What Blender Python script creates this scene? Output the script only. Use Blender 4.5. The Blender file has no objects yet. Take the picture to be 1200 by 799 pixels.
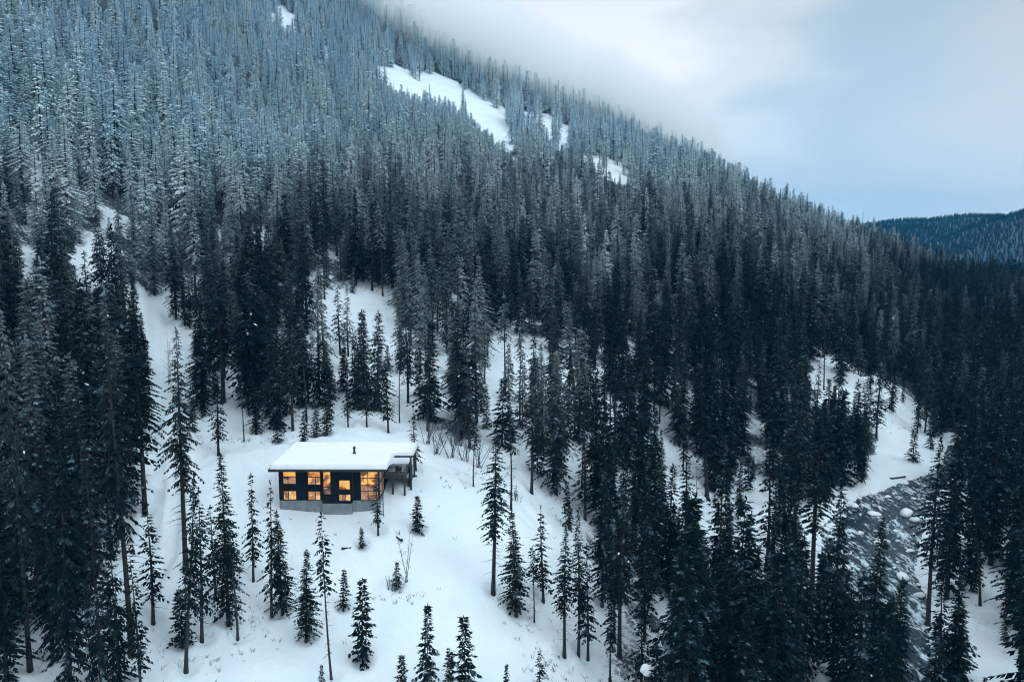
import bpy, bmesh, math, random
import numpy as np
from mathutils import Vector, Matrix

# ------------------------------------------------------------------ camera, light, exposure
FPX, PITCH = 942.0, math.atan((399.5 - 290.0) / 942.0)
CP, SP = math.cos(PITCH), math.sin(PITCH)
scene = bpy.context.scene
col = scene.collection
cam_data = bpy.data.cameras.new('camera')
cam_data.sensor_width = 36.0
cam_data.lens = 36.0 * FPX / 1200.0
cam_data.clip_start = 0.5
cam_data.clip_end = 30000
cam = bpy.data.objects.new('camera', cam_data)
col.objects.link(cam)
cam.location = (0, 0, 0)
cam.rotation_euler = (math.pi / 2 - PITCH, 0, 0)
scene.camera = cam

SUN_EL, SUN_AZ = math.radians(48), math.radians(125)      # azimuth east of the view axis
world = bpy.data.worlds.new('World')
scene.world = world
world.use_nodes = True
wt = world.node_tree
wt.nodes.clear()
def N(t, kind, **kw):
    n = t.nodes.new(kind)
    for k, v in kw.items():
        setattr(n, k, v)
    return n
def math_node(t, op, a, b=None, clamp=False):
    n = N(t, 'ShaderNodeMath', operation=op, use_clamp=clamp)
    for i, v in enumerate((a, b)):
        if v is None: continue
        if isinstance(v, (int, float)): n.inputs[i].default_value = v
        else: t.links.new(v, n.inputs[i])
    return n.outputs[0]
def mix_rgb(t, fac, a, b):
    n = N(t, 'ShaderNodeMix', data_type='RGBA')
    for s, v in ((n.inputs[0], fac), (n.inputs[6], a), (n.inputs[7], b)):
        if isinstance(v, (int, float)): s.default_value = v
        elif isinstance(v, tuple): s.default_value = (*v[:3], 1)
        else: t.links.new(v, s)
    return n.outputs[2]
def ramp(t, fac, stops, interp='LINEAR'):
    n = N(t, 'ShaderNodeValToRGB')
    n.color_ramp.interpolation = interp
    el = n.color_ramp.elements
    while len(el) < len(stops): el.new(0.5)
    for e, (p, c) in zip(el, stops):
        e.position = p
        e.color = (*c, 1) if isinstance(c, tuple) else (c, c, c, 1)
    t.links.new(fac, n.inputs[0])
    return n.outputs[0]
def noise(t, vec, scale, detail=4, rough=0.55, out=0):
    n = N(t, 'ShaderNodeTexNoise')
    n.inputs['Scale'].default_value = scale
    n.inputs['Detail'].default_value = detail
    n.inputs['Roughness'].default_value = rough
    if vec is not None: t.links.new(vec, n.inputs['Vector'])
    return n.outputs[out]
sky = N(wt, 'ShaderNodeTexSky', sky_type='NISHITA', sun_disc=False)
sky.sun_elevation = SUN_EL
sky.sun_rotation = SUN_AZ
wtc = N(wt, 'ShaderNodeTexCoord')
wmap = N(wt, 'ShaderNodeMapping')
wmap.inputs['Scale'].default_value = (1.0, 1.0, 3.2)
wt.links.new(wtc.outputs['Generated'], wmap.inputs['Vector'])
cn = noise(wt, wmap.outputs[0], 2.6, 6, 0.55)
dirn = N(wt, 'ShaderNodeVectorMath', operation='DOT_PRODUCT')   # brightest part of the cloud deck
wt.links.new(wtc.outputs['Generated'], dirn.inputs[0])
bd = Vector((0.03, 0.94, 0.31)).normalized()
dirn.inputs[1].default_value = bd
# rises towards the bright part and again overhead, falls towards the horizon on the far side
glow = math_node(wt, 'POWER', math_node(wt, 'MAXIMUM', dirn.outputs['Value'], 0.0), 13.0)
val = math_node(wt, 'ADD', glow, math_node(wt, 'MULTIPLY', math_node(wt, 'SUBTRACT', cn, 0.5), 0.95))
cloud_col = ramp(wt, val, [(0.0, (0.50, 0.57, 0.62)), (0.38, (0.41, 0.53, 0.62)), (0.68, (0.62, 0.70, 0.76)), (0.92, (0.84, 0.87, 0.90))], 'EASE')
skys = N(wt, 'ShaderNodeVectorMath', operation='SCALE')
wt.links.new(sky.outputs[0], skys.inputs[0])
skys.inputs['Scale'].default_value = 0.10
bg1 = N(wt, 'ShaderNodeBackground'); bg1.inputs[1].default_value = 0.10
wt.links.new(sky.outputs[0], bg1.inputs[0])
bg2 = N(wt, 'ShaderNodeBackground'); bg2.inputs[1].default_value = 1.35
wt.links.new(cloud_col, bg2.inputs[0])
wsep = N(wt, 'ShaderNodeSeparateXYZ'); wt.links.new(wtc.outputs['Generated'], wsep.inputs[0])
elev = ramp(wt, wsep.outputs['Z'], [(0.0, 0.72), (0.30, 0.47), (0.62, 0.98), (1.0, 1.08)])   # an overcast sky is brightest overhead
wt.links.new(math_node(wt, 'MULTIPLY', elev, 1.85), bg2.inputs[1])
mixw = N(wt, 'ShaderNodeMixShader'); mixw.inputs[0].default_value = 0.93
wt.links.new(bg1.outputs[0], mixw.inputs[1]); wt.links.new(bg2.outputs[0], mixw.inputs[2])
wo = N(wt, 'ShaderNodeOutputWorld')
wt.links.new(mixw.outputs[0], wo.inputs[0])

sun_data = bpy.data.lights.new('sun', 'SUN')
sun_data.energy = 0.5
sun_data.angle = math.radians(25)
sun_data.color = (0.72, 0.92, 1.0)
sun = bpy.data.objects.new('sun', sun_data)
col.objects.link(sun)
sd = Vector((math.sin(SUN_AZ) * math.cos(SUN_EL), math.cos(SUN_AZ) * math.cos(SUN_EL), math.sin(SUN_EL)))
sun.rotation_euler = sd.to_track_quat('Z', 'Y').to_euler()

vs = scene.view_settings
vs.view_transform = 'Standard'; vs.look = 'None'; vs.exposure = 0.35; vs.gamma = 1.0; vs.use_curve_mapping = False
cy = scene.cycles
cy.max_bounces = 12; cy.diffuse_bounces = 3; cy.glossy_bounces = 2; cy.transmission_bounces = 2
cy.volume_bounces = 10; cy.volume_step_rate = 1.0; cy.volume_max_steps = 64
cy.use_denoising = True
cy.filter_width = 1.1
try: cy.denoiser = 'OPENIMAGEDENOISE'
except Exception: pass
cy.sample_clamp_indirect = 6

HAZE_DENSITY = 0.00008
FOG_DENSITY = 0.046

# ------------------------------------------------------------------ pixel <-> place
def ray(u, v):
    a, b = (u - 600.0) / FPX, (399.5 - v) / FPX
    return a, CP + SP * b, -SP + CP * b
def pt(u, v, D):
    dx, dy, dz = ray(u, v)
    k = D / dy
    return (dx * k, D, dz * k)
def proj(x, y, z):
    f = y * CP - z * SP
    up = y * SP + z * CP
    f = np.maximum(f, 0.1)
    return 600.0 + FPX * x / f, 399.5 - FPX * up / f

# ------------------------------------------------------------------ ground height
def hash2(ix, iy, s):
    h = (ix * 374761393 + iy * 668265263 + s * 974711) & 0xFFFFFFFF
    h = ((h ^ (h >> 13)) * 1274126177) & 0xFFFFFFFF
    return ((h ^ (h >> 16)) & 0xFFFF) / 65535.0
def vnoise(x, y, s=0):
    x = np.asarray(x, float); y = np.asarray(y, float)
    ix = np.floor(x).astype(np.int64); iy = np.floor(y).astype(np.int64)
    fx = x - ix; fy = y - iy
    fx = fx * fx * (3 - 2 * fx); fy = fy * fy * (3 - 2 * fy)
    a = hash2(ix, iy, s); b = hash2(ix + 1, iy, s); c = hash2(ix, iy + 1, s); d = hash2(ix + 1, iy + 1, s)
    return (a + (b - a) * fx) * (1 - fy) + (c + (d - c) * fx) * fy - 0.5

CTRL = [
 (327,594,115),(352,597.5,115),(378,601,115),(396,602.5,115),(413,602,115),(443,597,115),(470,583,118),(300,588,117),
 (470,560,124),(500,560,127),(400,505,138),(300,505,140),(480,520,137),
 (400,799,86),(150,799,84),(0,799,80),(270,740,93),(400,700,99),(500,700,99),(500,620,112),(300,660,104),
 (0,600,110),(100,600,112),(200,600,114),(0,450,140),(100,450,150),(180,500,140),(190,440,162),(190,380,190),(230,345,205),
 (300,340,198),(260,430,168),(340,440,168),(560,560,130),(600,600,122),(600,700,104),(700,799,94),(650,650,114),(700,540,150),
 (640,480,165),(450,350,205),(450,430,172),(560,450,172),(600,350,240),(540,500,148),
 (800,500,190),(800,600,150),(800,700,122),(850,799,101),(720,440,195),(720,620,135),
 (1060,799,104.5),(1050,720,127),(1030,640,153),(1060,590,178),(1095,560,197),(1110,500,245),(1130,450,310),(1170,400,430),
 (960,590,167),(1000,560,186),(1000,440,240),(1080,490,238),(950,400,270),(900,450,235),(950,680,134),(950,799,103),(900,560,180),
 (1150,799,102),(1200,799,100),(1200,700,128),(1200,600,163),(1200,500,222),(1200,450,285),(1400,700,120),(1400,500,190),(1400,400,260),
 (0,400,152),(0,300,178),(0,200,212),(0,100,270),(0,0,340),
 (150,300,205),(150,200,252),(150,100,330),(150,0,450),(300,270,225),(300,200,272),(300,100,370),(300,0,560),
 (450,300,232),(450,200,322),(450,100,480),(450,20,700),(600,250,330),(600,150,480),(600,105,640),
 (700,300,290),(750,200,420),(750,170,600),(660,125,660),(800,350,265),(800,420,225),(900,350,300),(900,280,400),(900,245,560),
 (850,225,600),(1000,350,345),(1000,300,520),(1000,285,640),(1100,370,400),(1100,330,520),(1150,350,540),(1200,380,430),
 (-300,0,300),(-300,100,240),(-300,400,140),(-300,700,90),(-300,250,180),
]
WORLD_PTS = [(0,40,-56),(-70,40,-44),(70,40,-60),(0,0,-60),(-90,5,-46),(100,5,-58),
 (0,900,60),(180,850,0),(-150,1000,170),(380,850,-40),(-400,900,230),(-700,700,230),(500,600,-38),(620,900,-45),(-450,450,170),(500,350,0),(-350,200,60)]
cp = [pt(*c) for c in CTRL] + WORLD_PTS
CX = np.array([p[0] for p in cp]) / 100.0; CY = np.array([p[1] for p in cp]) / 100.0; CZ = np.array([p[2] for p in cp])
def phi(r2): return 0.5 * r2 * np.log(r2 + 1e-12)
n_ = len(cp)
A_ = np.zeros((n_ + 3, n_ + 3))
A_[:n_, :n_] = phi((CX[:, None] - CX) ** 2 + (CY[:, None] - CY) ** 2) + np.eye(n_) * 0.004
A_[:n_, n_] = A_[n_, :n_] = 1; A_[:n_, n_ + 1] = A_[n_ + 1, :n_] = CX; A_[:n_, n_ + 2] = A_[n_ + 2, :n_] = CY
W_ = np.linalg.solve(A_, np.concatenate([CZ, [0, 0, 0]]))
def tps(x, y):
    x = np.asarray(x, float).ravel() / 100; y = np.asarray(y, float).ravel() / 100
    o = np.empty_like(x)
    for i in range(0, len(x), 20000):
        a, b = x[i:i + 20000], y[i:i + 20000]
        o[i:i + 20000] = phi((a[:, None] - CX) ** 2 + (b[:, None] - CY) ** 2) @ W_[:n_] + W_[n_] + W_[n_ + 1] * a + W_[n_ + 2] * b
    return o

def water_z(y): return -59.6 + 0.036 * (y - 105)
def on_water(u, v):
    dx, dy, dz = ray(u, v)      # plane z = a + b*y
    a, b = -59.6 - 0.036 * 105, 0.036
    k = a / (dz - b * dy)
    return dx * k, dy * k
RL = [(1068,840),(1056,799),(1020,740),(974,690),(962,650),(962,618),(985,598),(1010,583),(1050,568),(1086,556),(1104,540),(1112,520)]
RR = [(1098,840),(1094,799),(1090,750),(1088,705),(1072,670),(1078,640),(1088,600),(1100,580),(1112,566),(1122,553),(1128,540),(1130,520)]
rl = [on_water(*p) for p in RL]; rr = [on_water(*p) for p in RR]
RIV = np.array([(rl[0][0] - 4, rl[0][1] - 60)] + rl + rr[::-1] + [(rr[0][0] + 4, rr[0][1] - 60)])
def inside(px, py, poly):
    px = np.asarray(px, float); py = np.asarray(py, float)
    c = np.zeros(px.shape, bool); n = len(poly)
    for i in range(n):
        x0, y0 = poly[i]; x1, y1 = poly[(i + 1) % n]
        if y0 == y1: continue
        t = ((y0 > py) != (y1 > py)) & (px < (x1 - x0) * (py - y0) / (y1 - y0) + x0)
        c ^= t
    return c
def edge_dist(px, py, poly, closed=True):
    d = np.full(np.shape(px), 1e9); n = len(poly)
    for i in range(n if closed else n - 1):
        x0, y0 = poly[i]; x1, y1 = poly[(i + 1) % n]
        ex, ey = x1 - x0, y1 - y0; L2 = ex * ex + ey * ey + 1e-9
        t = np.clip(((px - x0) * ex + (py - y0) * ey) / L2, 0, 1)
        d = np.minimum(d, np.hypot(px - x0 - t * ex, py - y0 - t * ey))
    return d
def sstep(a, b, x):
    t = np.clip((x - a) / (b - a), 0, 1); return t * t * (3 - 2 * t)
# the snowed-in track up the slope and the faint one behind the house
TRACK = [pt(*c)[:2] for c in ((150,700,97),(185,640,106),(196,560,122),(192,500,140),(196,440,162),(190,380,190),(178,345,215))]
TRACK2 = [pt(*c)[:2] for c in ((200,560,124),(260,520,133),(380,505,138),(490,535,134),(560,570,128),(625,610,121))]
HX = 16.0
def ground(x, y, fine=True):
    x = np.asarray(x, float); y = np.asarray(y, float); sh = x.shape
    x = x.ravel(); y = y.ravel()
    r = np.hypot(x, y)
    z = tps(np.clip(x, -900, 800), np.clip(y, -20, 1100))
    # far valley and the two blue hills
    hA = np.interp(x, [300, 900, 1080, 1200, 1325, 1500, 1750, 2600], [-70, 5, 48, 72, 88, 92, 92, 150])
    hB = np.interp(x, [780, 950, 1090, 1210, 1450, 2400], [-70, -45, 12, 66, 150, 300])
    far = -55 + 0 * x
    far = np.maximum(far, -58 + (hA + 58) * np.exp(-((y - 2650) / 620.0) ** 2) + vnoise(x / 160, y / 160, 5) * 26)
    far = np.maximum(far, -58 + (hB + 58) * np.exp(-((y - 1950) / 430.0) ** 2) + vnoise(x / 130, y / 130, 8) * 26)
    far -= sstep(3500, 9000, r) * 60
    z = z * (1 - sstep(820, 1350, r)) + far * sstep(820, 1350, r)
    # relief
    amp = sstep(60, 260, r)
    calm = sstep(9, 24, np.hypot((x + 26) * 0.8, y - 121))       # the ground was graded round the house
    amp = amp * calm
    z += calm * vnoise(x / 34, y / 34, 1) * (0.8 + 3.0 * amp) + calm * vnoise(x / 13, y / 13, 2) * (0.85 + 0.7 * amp)
    if fine:
        z += (0.35 + 0.65 * calm) * vnoise(x / 5.2, y / 5.2, 3) * 0.55 + vnoise(x / 2.3, y / 2.3, 4) * 0.22
    near = (y < 260) & (y > 60)
    if near.any():
        xn, yn = x[near], y[near]; zn = z[near]
        for tr, wd, dp in ((TRACK, 2.0, 0.7), (TRACK2, 1.7, 0.3)):
            d = edge_dist(xn, yn, tr, False)
            zn = zn - dp * (1 - sstep(wd * 0.8, wd * 1.6, d)) + 0.16 * np.exp(-((d - 0.1) / 0.4) ** 2) * 1.5 + 0.2 * np.exp(-((d - wd * 1.7) / 0.7) ** 2)
        z[near] = zn
    nr = (y < 330) & (x > 20) & (x < 160)
    if nr.any():
        xn, yn = x[nr], y[nr]; zn = z[nr]; wz = water_z(yn)
        ins = inside(xn, yn, RIV); d = edge_dist(xn, yn, RIV)
        bank = wz + 0.25 + np.minimum(d * 0.45, 1.5) + vnoise(xn / 3, yn / 3, 9) * 0.5
        zo = np.where(d < 26, np.maximum(bank, zn * sstep(0, 26, d) + bank * (1 - sstep(0, 26, d))), zn)
        z[nr] = np.where(ins, wz - 0.25 - np.minimum(d * 0.4, 0.8), zo)
    return z.reshape(sh)
def gz(x, y): return float(ground(np.array([x]), np.array([y]))[0])
YS = np.concatenate([np.arange(55, 320, 0.5), np.geomspace(320, 1500, 300)])
def hit(u, v):
    dx, dy, dz = ray(u, v)
    k = YS / dy
    z = ground(dx * k, YS)
    f = dz * k - z
    i = np.argmax(f < 0)
    if i == 0: i = len(YS) - 1
    t = f[i - 1] / (f[i - 1] - f[i] + 1e-9)
    y = YS[i - 1] + (YS[i] - YS[i - 1]) * min(max(t, 0), 1)
    return dx * y / dy, y

# open snow as the photograph shows it (picture outlines of real clearings, used only to thin the planting)
OPEN = [
 (1.0, [(60,830),(150,760),(165,690),(186,600),(166,545),(176,490),(188,430),(172,385),(160,345),(178,352),(205,372),(232,392),(226,440),(206,500),(232,520),(262,498),(330,508),(420,500),(500,520),(560,545),(606,590),(622,640),(612,700),(640,745),(700,790),(715,840)]),
 (0.75,[(366,348),(400,338),(455,348),(462,392),(430,410),(366,395)]),
 (0.975,[(438,86),(452,80),(468,80),(484,92),(500,86),(530,96),(560,110),(590,130),(592,150),(608,180),(596,176),(580,158),(556,143),(530,119),(505,110),(480,107),(455,101)]),
 (0.80,[(612,132),(640,138),(672,160),(660,168),(632,154)]),
 (0.8, [(690,178),(712,184),(742,208),(722,212),(700,196)]),
 (0.85,[(316,2),(330,14),(346,24),(352,38),(338,34),(322,20)]),
 (0.8, [(368,54),(386,58),(384,72),(370,68)]),
 (0.5,[(0,150),(10,152),(12,205),(0,215)]),
 (0.45, [(34,165),(50,175),(56,270),(42,262)]),
 (0.85,[(104,318),(122,316),(126,336),(104,334)]),
 (0.42,[(562,400),(600,404),(624,440),(600,470),(596,540),(572,520),(575,450)]),
 (0.42,[(636,420),(700,440),(730,470),(765,490),(800,520),(850,545),(860,600),(830,585),(800,540),(745,520),(690,500),(660,520),(690,600),(660,600),(636,560)]),
 (0.5, [(810,590),(905,560),(912,640),(860,640)]),
 (0.58,[(940,402),(1000,428),(1050,452),(1095,488),(1086,540),(1092,560),(1050,570),(1005,585),(965,612),(962,590),(1010,560),(1040,520),(1010,470),(960,430)]),
 (0.9, [(962,600),(1010,583),(1090,558),(1098,600),(1078,640),(1070,670),(1088,700),(1098,740),(1060,740),(1000,700),(972,660)]),
 (0.9, [(1074,655),(1120,680),(1160,715),(1180,760),(1195,805),(1140,790),(1100,715),(1078,690)]),
 (0.6, [(1108,560),(1128,565),(1132,640),(1112,640)]),
]
def openness(u, v, soft=6):
    o = np.zeros(np.shape(u))
    for w, poly in OPEN:
        P = np.array(poly, float)
        m = (u > P[:, 0].min() - soft) & (u < P[:, 0].max() + soft) & (v > P[:, 1].min() - soft) & (v < P[:, 1].max() + soft)
        if not np.any(m): continue
        uu, vv = u[m], v[m]
        o[m] = np.maximum(o[m], w * inside(uu, vv, poly))
    return o

# ------------------------------------------------------------------ materials
def new_mat(name):
    m = bpy.data.materials.new(name); m.use_nodes = True
    t = m.node_tree; b = t.nodes['Principled BSDF']
    return m, t, b
def mat_simple(name, c, rough=0.8, bump=0.0, bscale=8, var=0.25, metal=0.0):
    m, t, b = new_mat(name)
    tc = N(t, 'ShaderNodeTexCoord')
    nz = noise(t, tc.outputs['Object'], bscale, 4)
    lo = tuple(x * (1 - var) for x in c); hi = tuple(min(1, x * (1 + var)) for x in c)
    t.links.new(ramp(t, nz, [(0.3, lo), (0.7, hi)]), b.inputs['Base Color'])
    b.inputs['Roughness'].default_value = rough; b.inputs['Metallic'].default_value = metal
    if bump:
        bn = N(t, 'ShaderNodeBump'); bn.inputs['Strength'].default_value = bump; bn.inputs['Distance'].default_value = 0.05
        t.links.new(nz, bn.inputs['Height']); t.links.new(bn.outputs[0], b.inputs['Normal'])
    return m
SNOW_C = (0.80, 0.86, 0.90)
def make_snow_ground():
    m, t, b = new_mat('snow_ground')
    g = N(t, 'ShaderNodeNewGeometry')
    at = N(t, 'ShaderNodeAttribute', attribute_name='litter')
    n1 = noise(t, g.outputs['Position'], 0.12, 6, 0.6)
    n2 = noise(t, g.outputs['Position'], 1.1, 5, 0.7)
    n3 = noise(t, g.outputs['Position'], 6.0, 3, 0.7)
    snow = ramp(t, n1, [(0.3, (0.72, 0.81, 0.87)), (0.7, (0.82, 0.88, 0.91))])
    litter_shade_c = ramp(t, n2, [(0.3, (0.020, 0.028, 0.032)), (0.58, (0.06, 0.075, 0.085)), (0.66, (0.60, 0.68, 0.72))])  # dark debris tones that also paint the shade under the canopy
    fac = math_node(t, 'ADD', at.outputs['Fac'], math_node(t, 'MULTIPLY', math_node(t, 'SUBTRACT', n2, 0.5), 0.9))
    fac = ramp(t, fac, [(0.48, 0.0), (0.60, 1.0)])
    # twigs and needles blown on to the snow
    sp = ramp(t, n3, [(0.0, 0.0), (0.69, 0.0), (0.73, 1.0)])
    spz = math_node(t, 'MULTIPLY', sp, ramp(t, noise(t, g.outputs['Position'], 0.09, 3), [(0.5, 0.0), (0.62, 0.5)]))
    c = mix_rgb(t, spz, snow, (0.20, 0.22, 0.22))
    c = mix_rgb(t, fac, c, litter_shade_c)
    t.links.new(c, b.inputs['Base Color'])
    b.inputs['Roughness'].default_value = 0.75
    b.inputs['Specular IOR Level'].default_value = 0.2
    bn = N(t, 'ShaderNodeBump'); bn.inputs['Strength'].default_value = 0.9; bn.inputs['Distance'].default_value = 0.5
    t.links.new(math_node(t, 'ADD', n1, math_node(t, 'MULTIPLY', n2, 0.35)), bn.inputs['Height'])
    t.links.new(bn.outputs[0], b.inputs['Normal'])
    return m
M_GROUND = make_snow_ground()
def make_snow(name='snow'):
    m, t, b = new_mat(name)
    g = N(t, 'ShaderNodeNewGeometry')
    n1 = noise(t, g.outputs['Position'], 0.8, 5)
    t.links.new(ramp(t, n1, [(0.3, (0.80, 0.85, 0.88)), (0.7, (0.87, 0.90, 0.92))]), b.inputs['Base Color'])
    b.inputs['Roughness'].default_value = 0.7; b.inputs['Specular IOR Level'].default_value = 0.2
    bn = N(t, 'ShaderNodeBump'); bn.inputs['Strength'].default_value = 0.4; bn.inputs['Distance'].default_value = 0.1
    t.links.new(n1, bn.inputs['Height']); t.links.new(bn.outputs[0], b.inputs['Normal'])
    return m
M_SNOW = make_snow()
def make_needles():
    m, t, b = new_mat('needles')
    g = N(t, 'ShaderNodeNewGeometry')
    oi = N(t, 'ShaderNodeObjectInfo')
    at = N(t, 'ShaderNodeAttribute', attribute_name='tip')
    sep = N(t, 'ShaderNodeSeparateXYZ'); t.links.new(g.outputs['Position'], sep.inputs[0])
    big = noise(t, g.outputs['Position'], 0.011, 3, 0.5)
    fine = noise(t, g.outputs['Position'], 0.9, 3, 0.6)
    # rime grows with altitude: none in the valley, full on the upper slope
    alt = math_node(t, 'ADD', sep.outputs['Z'], math_node(t, 'MULTIPLY', math_node(t, 'SUBTRACT', big, 0.5), 120.0))
    alt = math_node(t, 'ADD', alt, math_node(t, 'MULTIPLY', math_node(t, 'SUBTRACT', oi.outputs['Random'], 0.5), 34.0))
    sepy = math_node(t, 'DIVIDE', math_node(t, 'SUBTRACT', sep.outputs['Y'], 1100.0), 400.0, True)   # the far hills carry less rime
    alt = math_node(t, 'SUBTRACT', alt, math_node(t, 'MULTIPLY', sepy, 190.0))
    rime = ramp(t, math_node(t, 'DIVIDE', math_node(t, 'ADD', alt, 40.0), 140.0, True), [(0.0, 0.0), (0.18, 0.02), (0.36, 0.28), (0.56, 0.85), (0.8, 1.0)])
    cover = math_node(t, 'MULTIPLY', rime, math_node(t, 'ADD', 0.70, math_node(t, 'MULTIPLY', at.outputs['Fac'], 0.3)))
    cover = math_node(t, 'MULTIPLY', cover, ramp(t, fine, [(0.3, 0.7), (0.62, 1.0)]))
    green = mix_rgb(t, oi.outputs['Random'], (0.002, 0.008, 0.010), (0.007, 0.015, 0.015))
    green = mix_rgb(t, ramp(t, fine, [(0.35, 0.0), (0.7, 0.6)]), green, (0.010, 0.021, 0.023))
    # loose snow caught on the boughs of some trees, more on some than on others
    dn_ = ramp(t, noise(t, g.outputs['Position'], 0.75, 3, 0.65), [(0.555, 0.0), (0.62, 1.0)])
    dust = math_node(t, 'MULTIPLY', dn_, math_node(t, 'MULTIPLY', ramp(t, oi.outputs['Random'], [(0.15, 0.10), (0.85, 0.60)]), ramp(t, at.outputs['Fac'], [(0.3, 0.1), (0.9, 1.0)])))
    green = mix_rgb(t, dust, green, (0.24, 0.38, 0.46))
    frost = mix_rgb(t, oi.outputs['Random'], (0.60, 0.84, 0.98), (0.84, 0.97, 1.0))
    t.links.new(mix_rgb(t, cover, green, frost), b.inputs['Base Color'])
    b.inputs['Roughness'].default_value = 1.0; b.inputs['Specular IOR Level'].default_value = 0.0
    return m
M_NEEDLE = make_needles()
def make_bark():
    m, t, b = new_mat('bark')
    tc = N(t, 'ShaderNodeTexCoord'); mp = N(t, 'ShaderNodeMapping'); mp.inputs['Scale'].default_value = (1, 1, 0.15)
    t.links.new(tc.outputs['Object'], mp.inputs['Vector'])
    oi = N(t, 'ShaderNodeObjectInfo')
    nz = noise(t, mp.outputs[0], 9, 4, 0.6)
    base = mix_rgb(t, oi.outputs['Random'], (0.007, 0.009, 0.011), (0.022, 0.023, 0.025))
    t.links.new(mix_rgb(t, ramp(t, nz, [(0.4, 0.0), (0.7, 0.6)]), base, (0.06, 0.06, 0.062)), b.inputs['Base Color'])
    b.inputs['Roughness'].default_value = 0.9
    bn = N(t, 'ShaderNodeBump'); bn.inputs['Strength'].default_value = 0.6; bn.inputs['Distance'].default_value = 0.05
    t.links.new(nz, bn.inputs['Height']); t.links.new(bn.outputs[0], b.inputs['Normal'])
    return m
M_BARK = make_bark()
M_TWIG = mat_simple('twig_bark', (0.06, 0.075, 0.09), 0.9)
M_ROCK = mat_simple('wet_rock', (0.045, 0.052, 0.058), 0.5, 0.6, 2.5, 0.5)
M_WALL = None

# ------------------------------------------------------------------ object helpers
def mesh_obj(name, verts, faces, mats, parent=None, smooth=False, mat_idx=None):
    me = bpy.data.meshes.new(name)
    me.from_pydata([tuple(v) for v in verts], [], faces)
    for m in (mats if isinstance(mats, (list, tuple)) else [mats]): me.materials.append(m)
    if mat_idx is not None: me.polygons.foreach_set('material_index', mat_idx)
    if smooth: me.polygons.foreach_set('use_smooth', [True] * len(me.polygons))
    o = bpy.data.objects.new(name, me); col.objects.link(o)
    if parent is not None: o.parent = parent
    return o
def tag(o, label=None, cat=None, group=None, kind=None):
    if label: o['label'] = label
    if cat: o['category'] = cat
    if group: o['group'] = group
    if kind: o['kind'] = kind
    return o
def empty(name, loc=(0, 0, 0), rz=0.0):
    o = bpy.data.objects.new(name, None); col.objects.link(o)
    o.location = loc; o.rotation_euler = (0, 0, rz); o.empty_display_size = 0.5
    return o
class MB:
    def __init__(s): s.v = []; s.f = []
    def box(s, x0, x1, y0, y1, z0, z1):
        b = len(s.v)
        s.v += [(x0,y0,z0),(x1,y0,z0),(x1,y1,z0),(x0,y1,z0),(x0,y0,z1),(x1,y0,z1),(x1,y1,z1),(x0,y1,z1)]
        s.f += [(b,b+3,b+2,b+1),(b+4,b+5,b+6,b+7),(b,b+1,b+5,b+4),(b+1,b+2,b+6,b+5),(b+2,b+3,b+7,b+6),(b+3,b,b+4,b+7)]
        return s
    def tube(s, pts, radii, n=6, cap=True):
        b0 = len(s.v); P = [Vector(p) for p in pts]
        for i, p in enumerate(P):
            d = (P[min(i + 1, len(P) - 1)] - P[max(i - 1, 0)]).normalized()
            a = d.cross(Vector((0.31, 0.95, 0.1))).normalized(); c = d.cross(a)
            for k in range(n):
                an = 2 * math.pi * k / n
                s.v.append(tuple(p + (a * math.cos(an) + c * math.sin(an)) * radii[i]))
        for i in range(len(P) - 1):
            for k in range(n):
                a, b = b0 + i * n + k, b0 + i * n + (k + 1) % n
                s.f.append((a, b, b + n, a + n))
        if cap:
            s.f.append(tuple(b0 + (len(P) - 1) * n + k for k in range(n)))
            s.f.append(tuple(b0 + k for k in range(n - 1, -1, -1)))
        return s
    def build(s, name, mat, parent=None, smooth=False): return mesh_obj(name, s.v, s.f, mat, parent, smooth)

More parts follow.
